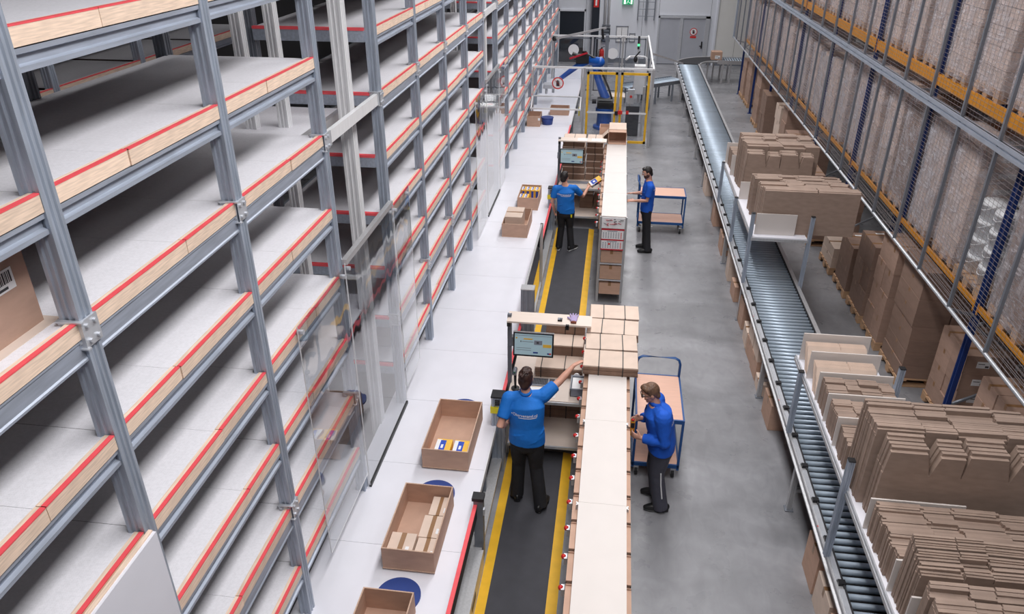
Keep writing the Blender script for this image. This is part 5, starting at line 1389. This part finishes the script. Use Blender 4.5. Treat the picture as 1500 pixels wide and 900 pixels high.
obj('stand_pipe', MB().tube([(0.45, 26.2, 1.9), (0.9, 26.2, 1.9), (0.98, 26.2, 1.86), (1.0, 26.2, 1.75), (1.02, 26.2, 0)], 0.028, 8).tube([(0.45, 26.2, 1.9), (0.3, 26.2, 1.78)], 0.035, 8), whitep, jb, True)
obj('black_handle', MB().ball((0.62, 26.1, 1.82), (0.07, 0.05, 0.1), 10).bar((0.6, 26.1, 1.9), (0.75, 26.1, 2.08), 0.03, 0.04), black, jb)
fb_ = T('work_bench', 'small white bench board standing inside the cage behind the robot', 'bench', (0.2, 25.4, 0))
obj('bench_board', MB().box((-0.1, 25.2, 0.75), (0.35, 25.8, 0.79)), ply, fb_)
obj('bench_leg', MB().box((-0.08, 25.25, 0), (-0.04, 25.29, 0.75)).box((0.29, 25.25, 0), (0.33, 25.29, 0.75)), alu, fb_)

# ------------------------------------------------------------------ people
def remesh(mb, voxel, smooth, name, m, parent=None, org=(0, 0, 0)):
    """one continuous skin around the collected shapes"""
    tmp = bpy.data.objects.new('tmp', mb.mesh('tmp', m))
    S.collection.objects.link(tmp)
    r = tmp.modifiers.new('r', 'REMESH'); r.mode = 'VOXEL'; r.voxel_size = voxel
    s_ = tmp.modifiers.new('s', 'SMOOTH'); s_.iterations = smooth; s_.factor = 0.5
    dg = bpy.context.evaluated_depsgraph_get()
    me = bpy.data.meshes.new_from_object(tmp.evaluated_get(dg))
    me.name = name
    bpy.data.objects.remove(tmp)
    me.transform(Matrix.Translation(-Vector(org)))
    me.polygons.foreach_set('use_smooth', [True] * len(me.polygons))
    me.materials.clear(); me.materials.append(m)
    return me

def hand(b, wr, d, n, t, curl, spread=0.0, sc=1.0):
    """palm, four unequal fingers bending towards the palm normal n, thumb leaving the palm side t"""
    d, n, t = Vector(d).normalized(), Vector(n).normalized(), Vector(t)
    n = (n - d * n.dot(d)).normalized(); t = (t - d * t.dot(d) - n * t.dot(n)).normalized()
    wr = Vector(wr)
    b.tube([wr - d * 0.02, wr + d * 0.02 * sc, wr + d * 0.06 * sc, wr + d * 0.088 * sc], [(0.026, 0.02), (0.032 * sc, 0.019), (0.04 * sc, 0.016), (0.037 * sc, 0.013)], 12, lat=t, round_ends=True)
    for off, L, sp in ((0.028, 0.074, 0.12), (0.010, 0.083, 0.03), (-0.009, 0.077, -0.05), (-0.027, 0.060, -0.14)):
        p = wr + d * 0.082 * sc + t * off * sc
        a = 0.0; pts = [p]; q = (d + t * (sp * (1 + spread))).normalized()
        for k, f in enumerate((0.45, 0.32, 0.23)):
            a += curl * (0.7 if k == 0 else 1.0)
            p = p + (q * math.cos(a) + n * math.sin(a)) * L * f * sc
            pts.append(p)
        b.tube(pts, [0.0100 * sc, 0.0095 * sc, 0.0088 * sc, 0.0078 * sc], 8, round_ends=True)
    p0 = wr + d * 0.02 * sc + t * 0.026 * sc
    p1 = p0 + (t * 0.75 + d * 0.65 + n * 0.25).normalized() * 0.045 * sc
    p2 = p1 + (t * 0.25 + d * 0.85 + n * (0.25 + 0.5 * curl)).normalized() * 0.032 * sc
    b.tube([p0, p1, p2], [0.0135 * sc, 0.0115 * sc, 0.0095 * sc], 8, round_ends=True)

def person(label, J, fwd, top_m, leg_m, hair_m, long_sleeve=False, bulk=1.0, hairstyle='short', glasses=False, beard=False, soles=None, shoe_d=None):
    fwd = Vector(fwd).normalized(); up = Vector((0, 0, 1)); lat = fwd.cross(up)
    V = {k: Vector(v) for k, v in J.items() if not k.startswith('hand')}
    c = V['head']; f = V['look'].normalized()
    r = (lat - f * lat.dot(f)).normalized(); u = r.cross(f)
    rot = Matrix((r, f, u)).transposed()
    base = Vector((V['pelvis'].x, V['pelvis'].y, 0))
    # --- body (head, neck, arms, hands and the hidden core): one continuous mesh
    b = MB()
    b.ball(c, (0.074, 0.093, 0.103), 20, rot=rot)
    b.ball(c + f * 0.022 - u * 0.055, (0.056, 0.064, 0.062), 16, rot=rot)
    b.ball(c + f * 0.062 - u * 0.098, (0.030, 0.024, 0.022), 12, rot=rot)
    b.tube([c + f * 0.086 + u * 0.018, c + f * 0.104 - u * 0.022], [0.009, 0.015], 8, round_ends=True)
    b.ball(c + f * 0.080 + u * 0.026, (0.05, 0.012, 0.010), 10, rot=rot)
    for s_ in (-1, 1):
        b.ball(c + r * s_ * 0.076 - u * 0.018 - f * 0.005, (0.011, 0.020, 0.032), 10, rot=rot)
        b.ball(c + r * s_ * 0.042 + f * 0.062 - u * 0.03, (0.022, 0.022, 0.02), 10, rot=rot)
    b.tube([c - f * 0.015 - u * 0.07, V['neck'] + up * 0.015, V['neck'] - up * 0.05], [(0.052, 0.055), (0.058, 0.06), (0.085, 0.07)], 14, lat=lat)
    b.tube([V['neck'] - up * 0.03, V['chest'], V['waist'], V['pelvis']], [(0.09, 0.07), (0.12 * bulk, 0.085), (0.11 * bulk, 0.08), (0.12 * bulk, 0.085)], 16, lat=lat, round_ends=True)
    for s_ in 'LR':
        b.tube([V['neck'] - up * 0.05, V['sh' + s_], V['sh' + s_] * 0.5 + V['el' + s_] * 0.5, V['el' + s_], V['el' + s_] * 0.6 + V['wr' + s_] * 0.4, V['wr' + s_]],
               [0.05, 0.047 * bulk, 0.043 * bulk, 0.037 * bulk, 0.036 * bulk, 0.024], 12, round_ends=True)
        d, n, t, curl = J['hand' + s_]
        hand(b, V['wr' + s_], d, n, t, curl)
        b.tube([V['hip' + s_], V['knee' + s_], V['ankle' + s_]], [0.07, 0.05, 0.038], 12, round_ends=True)
    me = remesh(b, 0.0062, 3, 'person', skin, org=base)
    root = link('person', me, base)
    tag(root, label, 'person')
    # --- top
    b = MB()
    hem = V['pelvis'] - up * 0.07
    k = bulk
    b.tube([hem, V['pelvis'] + up * 0.03, V['waist'], V['waist'] * 0.45 + V['chest'] * 0.55, V['chest'] + up * 0.02, V['neck'] - up * 0.085, V['neck'] - up * 0.015],
           [(0.185 * k, 0.125 * k), (0.182 * k, 0.125 * k), (0.168 * k, 0.118 * k), (0.178 * k, 0.125 * k), (0.186 * k, 0.122 * k), (0.155 * k, 0.095 * k), (0.074, 0.070)], 24, lat=lat)
    b.tube([V['shL'], V['neck'] - up * 0.06, V['shR']], [0.066 * k, 0.076, 0.066 * k], 14, round_ends=True)
    for s_ in 'LR':
        sh, el, wr = V['sh' + s_], V['el' + s_], V['wr' + s_]
        if long_sleeve:
            b.tube([sh, sh * 0.5 + el * 0.5, el, el * 0.5 + wr * 0.5, wr * 0.93 + el * 0.07], [0.080 * k, 0.068 * k, 0.061 * k, 0.055 * k, 0.043 * k], 14, round_ends=False)
            b.ball(el, 0.060 * k, 12); b.ball(sh, 0.080 * k, 12)
        else:
            b.tube([sh, sh * 0.62 + el * 0.38, sh * 0.28 + el * 0.72], [0.074 * k, 0.068 * k, 0.062 * k], 14)
            b.ball(sh, 0.074 * k, 12)
    # cloth folds: shallow ridges across the waist and under the arms
    rr = random.Random(int(c.x * 1000) & 255)
    for i in range(7):
        z = rr.uniform(0.0, 1.0); p = V['pelvis'] * (1 - z) + V['chest'] * z
        a0 = rr.uniform(0, 2 * PI)
        pts = [p + lat * math.cos(a0 + q * 0.28) * 0.172 * k + fwd * math.sin(a0 + q * 0.28) * 0.118 * k + up * (0.02 * q - 0.03) for q in range(5)]
        b.tube(pts, [0.006, 0.014, 0.016, 0.013, 0.006], 8, round_ends=True)
    me = remesh(b, 0.0085, 3, 'shirt', top_m, org=base)
    shirt = link('shirt', me, base, root)
    if long_sleeve or hairstyle == 'woman':
        obj('collar', MB().tube([V['neck'] + up * 0.035 - fwd * 0.012, V['neck'] - up * 0.005], [(0.068, 0.062), (0.078, 0.074)], 18, lat=lat), top_m, shirt, True)
    # --- trousers
    b = MB()
    b.tube([V['pelvis'] + up * 0.07, V['pelvis'], V['pelvis'] - up * 0.10], [(0.168 * k, 0.115 * k), (0.176 * k, 0.122 * k), (0.165 * k, 0.115 * k)], 20, lat=lat, round_ends=True)
    for s_ in 'LR':
        h_, kn, an = V['hip' + s_], V['knee' + s_], V['ankle' + s_]
        b.tube([h_ + up * 0.05, h_ * 0.6 + kn * 0.4, kn + up * 0.03, kn * 0.5 + an * 0.5, an - up * 0.045], [0.098 * k, 0.086 * k, 0.071 * k, 0.069 * k, 0.072 * k], 16)
        for q in (0.62, 0.7, 0.9): b.tube([kn * (1 - q) + an * q + lat * 0.055, kn * (1 - q) + an * q - fwd * 0.058 + up * 0.01, kn * (1 - q) + an * q - lat * 0.055], [0.016, 0.02, 0.016], 8, round_ends=True)
        b.tube([kn + lat * 0.05 + up * 0.01, kn - fwd * 0.055 - up * 0.012, kn - lat * 0.05 + up * 0.01], [0.016, 0.022, 0.016], 8, round_ends=True)
    me = remesh(b, 0.009, 3, 'trousers', leg_m, org=base)
    tr_ = link('trousers', me, base, root)
    for s_ in 'LR':
        an = V['ankle' + s_]; d = Vector((shoe_d or {}).get(s_, fwd)).normalized()
        g = an.z - 0.085
        a = Vector((an.x, an.y, g))
        sl = d.cross(up)
        so = obj('shoe', MB().tube([a - d * 0.072 + up * 0.055, a - d * 0.02 + up * 0.062, a + d * 0.06 + up * 0.055, a + d * 0.135 + up * 0.045, a + d * 0.18 + up * 0.036],
                                   [(0.036, 0.05), (0.042, 0.055), (0.047, 0.045), (0.046, 0.036), (0.034, 0.024)], 14, lat=sl, round_ends=True), shoem, root, True)
        obj('sole', MB().tube([a - d * 0.085 + up * 0.012, a + d * 0.02 + up * 0.012, a + d * 0.12 + up * 0.012, a + d * 0.185 + up * 0.012], [(0.036, 0.012), (0.042, 0.012), (0.05, 0.012), (0.03, 0.012)], 14, lat=sl, round_ends=True), soles or black, so, True)
    # --- hair and face
    b = MB()
    b.ball(c - f * 0.018 + u * 0.018, (0.080, 0.090, 0.096) if hairstyle == 'short' else (0.083, 0.092, 0.100), 20, rot=rot)
    b.ball(c - f * 0.058 - u * 0.045, (0.066, 0.040, 0.062), 14, rot=rot)
    b.ball(c + f * 0.040 + u * 0.078, (0.060, 0.046, 0.036), 14, rot=rot)
    for s_ in (-1, 1):
        b.ball(c + r * s_ * 0.066 - f * 0.015 + u * 0.012, (0.018, 0.045, 0.05), 12, rot=rot)
    if hairstyle == 'woman':
        b.ball(c - f * 0.065 - u * 0.075, (0.058, 0.034, 0.062), 14, rot=rot)
        b.ball(c + r * 0.05 - f * 0.03 - u * 0.03, (0.035, 0.05, 0.07), 12, rot=rot); b.ball(c - r * 0.05 - f * 0.03 - u * 0.03, (0.035, 0.05, 0.07), 12, rot=rot)
    if hairstyle == 'fringe':
        b.ball(c + f * 0.056 + u * 0.078 + r * 0.012, (0.052, 0.036, 0.024), 12, rot=rot)
        b.ball(c + f * 0.01 + u * 0.055 - r * 0.042, (0.042, 0.055, 0.042), 12, rot=rot)
    rr = random.Random(3)
    for i in range(26 if hairstyle == 'woman' else 0):
        a0, e0 = rr.uniform(0, 2 * PI), rr.uniform(0.1, 1.3)
        p = Vector((math.cos(a0) * math.sin(e0) * 0.081, math.sin(a0) * math.sin(e0) * 0.090 - 0.017, math.cos(e0) * 0.098 + 0.02))
        q = Vector((p.x * 1.1, p.y - 0.045, p.z - 0.02))
        if p.y > 0.05: continue
        b.tube([c + rot @ p, c + rot @ ((p + q) / 2 + Vector((0, 0, 0.003))), c + rot @ q], [0.006, 0.008, 0.005], 6, round_ends=True)
    me = remesh(b, 0.007, 2, 'hair', hair_m, org=base)
    link('hair', me, base, root)
    for s_ in (-1, 1):
        e_ = obj('eye', MB().ball(c + f * 0.0845 + r * s_ * 0.032 + u * 0.006, 0.0125, 10), eyew, root, True)
        obj('iris', MB().ball(c + f * 0.0935 + r * s_ * 0.032 + u * 0.005, 0.0058, 8), black, e_, True)
        obj('eyebrow', MB().tube([c + f * 0.091 + r * s_ * 0.014 + u * 0.027, c + f * 0.092 + r * s_ * 0.034 + u * 0.033, c + f * 0.080 + r * s_ * 0.054 + u * 0.026], [0.004, 0.006, 0.003], 6, round_ends=True), hair_m, root, True)
    obj('mouth', MB().ball(c + f * 0.085 - u * 0.063, (0.026, 0.006, 0.0065), 10, rot=rot), mat('lip_%d' % int(c.y * 100), (176, 98, 92), 0.5), root, True)
    if glasses:
        g = MB()
        for s_ in (-1, 1):
            ce = c + f * 0.106 + r * s_ * 0.034 + u * 0.004
            g.tube([ce + r * 0.026 * math.cos(2 * PI * i / 14) + u * 0.018 * math.sin(2 * PI * i / 14) for i in range(15)], 0.0035, 6)
            g.tube([ce + r * s_ * 0.026, c + r * s_ * 0.082 + u * 0.008 + f * 0.01], 0.003, 6)
        g.tube([c + f * 0.108 + r * 0.009 + u * 0.006, c + f * 0.108 - r * 0.009 + u * 0.006], 0.0035, 6)
        obj('glasses', g, black, root, True)
    if beard:
        b = MB()
        b.ball(c + f * 0.030 - u * 0.073, (0.058, 0.064, 0.050), 16, rot=rot); b.ball(c + f * 0.064 - u * 0.098, (0.034, 0.028, 0.026), 12, rot=rot)
        for s_ in (-1, 1): b.ball(c + r * s_ * 0.056 + f * 0.01 - u * 0.05, (0.016, 0.032, 0.05), 10, rot=rot)
        obj('beard', b, mat('dark_stubble', (96, 66, 56), 0.8), root, True)
    return root, shirt, V, lat, base

def back_print(shirt, base, body, centre, right, d, width, height=None, tagline=True):
    """white lettering laid on the cloth: a text turned to mesh and dropped onto the shirt along d"""
    me = shirt.data
    bv = BVHTree.FromPolygons([v.co + base for v in me.vertices], [p.vertices for p in me.polygons])
    cu = bpy.data.curves.new('txt', 'FONT'); cu.body = body; cu.align_x = 'CENTER'; cu.align_y = 'CENTER'; cu.offset = 0.012
    t = bpy.data.objects.new('txt', cu); S.collection.objects.link(t)
    tm = bpy.data.meshes.new_from_object(t.evaluated_get(bpy.context.evaluated_depsgraph_get()))
    bpy.data.objects.remove(t)
    xs = [v.co.x for v in tm.vertices]; sc = width / (max(xs) - min(xs))
    right, d, centre = Vector(right).normalized(), Vector(d).normalized(), Vector(centre)
    up = Vector((0, 0, 1))
    def drop(x, y):
        o = centre + right * x + up * y - d * 0.6
        h = bv.ray_cast(o, d)
        return (h[0] if h[0] else o + d * 0.6) - d * 0.004
    vs = [drop(v.co.x * sc, v.co.y * sc) for v in tm.vertices]
    m = MB(); m.add(vs, [tuple(p.vertices) for p in tm.polygons])
    if tagline:
        n = 16
        lo, hi = [], []
        for i in range(n + 1):
            x = width * (-0.28 + 0.76 * i / n); y = -width * 0.125 + width * 0.05 * (max(0, i / n - 0.55) ** 2) * 2
            lo.append(drop(x, y)); hi.append(drop(x, y + width * 0.028))
        m.add(lo + hi, [(i, i + 1, n + 2 + i, n + 1 + i) for i in range(n)])
        m.add([drop(width * -0.56 + width * 0.028 * math.cos(2 * PI * i / 10), width * 0.035 * math.sin(2 * PI * i / 10)) for i in range(10)], [tuple(range(10))])
    obj('back_print', m, paper, shirt)

SHIRT = 'Diervenand.nl'
# woman at the near desk, back to the camera, right arm stretched to the bundles
J = dict(ankleL=(-0.87, 6.96, 0.103), ankleR=(-0.56, 6.80, 0.103), kneeL=(-0.85, 6.99, 0.52), kneeR=(-0.64, 6.93, 0.52), hipL=(-0.845, 6.93, 0.90), hipR=(-0.655, 6.92, 0.90),
         pelvis=(-0.75, 6.925, 0.985), waist=(-0.755, 6.94, 1.13), chest=(-0.77, 6.97, 1.35), neck=(-0.78, 7.01, 1.53), head=(-0.785, 7.06, 1.70), look=(0.05, 1, -0.28),
         shL=(-0.965, 6.99, 1.445), elL=(-1.045, 6.80, 1.19), wrL=(-1.0, 7.02, 1.06), handL=((0.2, 1, -0.2), (1, 0, -0.2), (0, 0.3, 1), 0.4),
         shR=(-0.585, 7.05, 1.47), elR=(-0.415, 7.21, 1.575), wrR=(-0.265, 7.36, 1.71), handR=((0.75, 0.6, 0.22), (0.3, -0.2, -1), (-0.5, 0.8, 0.1), 0.25))
r1, sh1, V1, lat1, b1 = person('woman with brown hair in blue polo shirt, her arm stretched to the bundles', J, (0.06, 1, 0), polo, trous, hairb, bulk=1.16, hairstyle='woman', shoe_d={'L': (-0.2, 1, 0), 'R': (0.35, 1, 0)})
back_print(sh1, b1, SHIRT, (-0.765, 6.9, 1.335), (1, 0.02, 0), (0, 1, 0), 0.27)
# man with glasses behind the packing shelf
J = dict(ankleL=(0.85, 6.98, 0.085), ankleR=(0.82, 7.24, 0.085), kneeL=(0.76, 7.0, 0.50), kneeR=(0.74, 7.17, 0.50), hipL=(0.79, 7.0, 0.86), hipR=(0.78, 7.17, 0.86),
         pelvis=(0.785, 7.085, 0.94), waist=(0.77, 7.085, 1.08), chest=(0.72, 7.085, 1.29), neck=(0.665, 7.09, 1.455), head=(0.605, 7.09, 1.605), look=(-0.88, -0.12, -0.36),
         shL=(0.755, 6.91, 1.385), elL=(0.79, 6.86, 1.10), wrL=(0.545, 6.94, 1.075), handL=((-1, 0.35, 0.05), (0, 1, 0), (0, 0.2, 1), 0.55),
         shR=(0.695, 7.265, 1.385), elR=(0.72, 7.33, 1.12), wrR=(0.535, 7.2, 1.16), handR=((-1, -0.3, 0.0), (0, -1, 0), (0, -0.2, 1), 0.55))
r2, sh2, V2, lat2, b2 = person('man with glasses in blue fleece jacket, holding an orange device', J, (-1, 0, 0), jacket, trousg, hairl, True, 1.27, 'fringe', True, shoe_d={'L': (-1, -0.05, 0), 'R': (-1, 0.1, 0)})
obj('zip', MB().tube([(0.575, 7.09, 1.43), (0.565, 7.09, 1.30), (0.60, 7.09, 1.15)], 0.006, 6), black, sh2)
obj('chest_logo', MB().box((0.60, 6.955, 1.30), (0.62, 6.965, 1.325)), paper, sh2)
obj('reflective_stripe', MB().tube([(0.80, 6.905, 0.62), (0.815, 6.902, 0.45), (0.845, 6.898, 0.25)], 0.008, 6), paper, bpy.data.objects['trousers.001'])
back_print(sh2, b2, SHIRT, (0.95, 7.085, 1.27), (0, -1, 0), (-1, 0, 0), 0.26, tagline=False)
od = T('handheld_device', 'orange handheld device with a red light, held by the man in fleece', 'device', (0.44, 7.06, 1.05))
obj('device_body', MB().box((0.415, 7.03, 1.03), (0.465, 7.09, 1.22)), orange, od)
obj('device_screen', MB().box((0.42, 7.026, 1.14), (0.46, 7.03, 1.205)).box((0.42, 7.035, 1.22), (0.46, 7.085, 1.224)), black, od)
obj('red_light', MB().ball((0.44, 7.06, 1.226), 0.018, 10), redp, od, True)
# distant man at the far desk, back to the camera, holding a pack
J = dict(ankleL=(-0.95, 14.47, 0.103), ankleR=(-0.69, 14.45, 0.103), kneeL=(-0.91, 14.50, 0.48), kneeR=(-0.74, 14.50, 0.48), hipL=(-0.92, 14.46, 0.83), hipR=(-0.74, 14.46, 0.83),
         pelvis=(-0.83, 14.46, 0.91), waist=(-0.84, 14.46, 1.04), chest=(-0.85, 14.47, 1.24), neck=(-0.865, 14.49, 1.41), head=(-0.885, 14.52, 1.565), look=(0.3, 1, -0.2),
         shL=(-1.045, 14.46, 1.335), elL=(-1.11, 14.42, 1.08), wrL=(-1.07, 14.52, 0.86), handL=((0.1, 0.3, -1), (1, 0, 0), (0, 1, 0.2), 0.4),
         shR=(-0.67, 14.5, 1.345), elR=(-0.50, 14.63, 1.14), wrR=(-0.405, 14.86, 1.26), handR=((0.55, 0.85, 0.15), (0, 0, 1), (-0.8, 0.4, 0.2), 0.3))
r3, sh3, V3, lat3, b3 = person('dark-haired man in blue T-shirt at the distant desk, lifting a yellow pack', J, (0.08, 1, 0), polo, trous, hairk, bulk=1.0, soles=whitep, shoe_d={'L': (0.1, 1, 0), 'R': (0.75, 1, 0)})
back_print(sh3, b3, SHIRT, (-0.86, 14.4, 1.245), (1, 0.08, 0), (0, 1, 0), 0.26)
obj('yellow_tag', MB().box((-0.72, 14.335, 0.78), (-0.69, 14.342, 0.84)), yel2, bpy.data.objects['trousers.002'])
pk = T('pet_food_pack', 'yellow and blue pack held up in the distant man\'s hand', 'pack', (0, 0, 0))
box('pack_body', (-0.13, -0.06, 0.0), (0.13, 0.06, 0.07), yelpack, pk)
for nm, a, b_, m in (('white_print', (-0.128, -0.058, 0.07), (-0.03, 0.058, 0.072), paper), ('blue_print', (-0.09, -0.05, 0.072), (0.03, 0.05, 0.0735), bluepack), ('white_letter', (-0.05, -0.02, 0.0735), (-0.01, 0.02, 0.075), paper), ('front_print', (-0.128, -0.062, 0.008), (0.03, -0.06, 0.062), bluepack), ('white_side', (-0.128, -0.0625, 0.0), (-0.06, -0.0605, 0.07), paper)):
    box(nm, a, b_, m, pk)
pk.location = (-0.27, 15.0, 1.31); pk.rotation_euler = (0.5, -0.45, 0.5)
# bearded man by the calendar shelf
J = dict(ankleL=(0.87, 14.56, 0.085), ankleR=(0.84, 14.80, 0.085), kneeL=(0.83, 14.58, 0.51), kneeR=(0.81, 14.76, 0.51), hipL=(0.79, 14.58, 0.88), hipR=(0.785, 14.76, 0.88),
         pelvis=(0.79, 14.67, 0.97), waist=(0.80, 14.67, 1.11), chest=(0.80, 14.67, 1.34), neck=(0.79, 14.67, 1.525), head=(0.745, 14.66, 1.69), look=(-0.93, -0.12, -0.33),
         shL=(0.82, 14.48, 1.44), elL=(0.77, 14.44, 1.17), wrL=(0.53, 14.52, 1.13), handL=((-1, 0.1, 0), (0, 0.5, -1), (0, 1, 0.3), 0.3),
         shR=(0.79, 14.86, 1.44), elR=(0.74, 14.90, 1.18), wrR=(0.51, 14.80, 1.19), handR=((-1, -0.1, 0), (0, -0.5, -1), (0, -1, 0.3), 0.3))
r4, sh4, V4, lat4, b4 = person('bearded man in blue T-shirt standing in profile beside the calendar shelf', J, (-1, 0, 0), jacket, trous, hairk, bulk=1.04, beard=True, shoe_d={'L': (-1, -0.05, 0), 'R': (-1, 0.05, 0)})
back_print(sh4, b4, SHIRT, (0.99, 14.67, 1.36), (0, -1, 0), (-1, 0, 0), 0.26, tagline=False)
obj('pocket_tag', MB().box((0.90, 14.50, 0.60), (0.93, 14.507, 0.615)), paper, bpy.data.objects['trousers.003'])
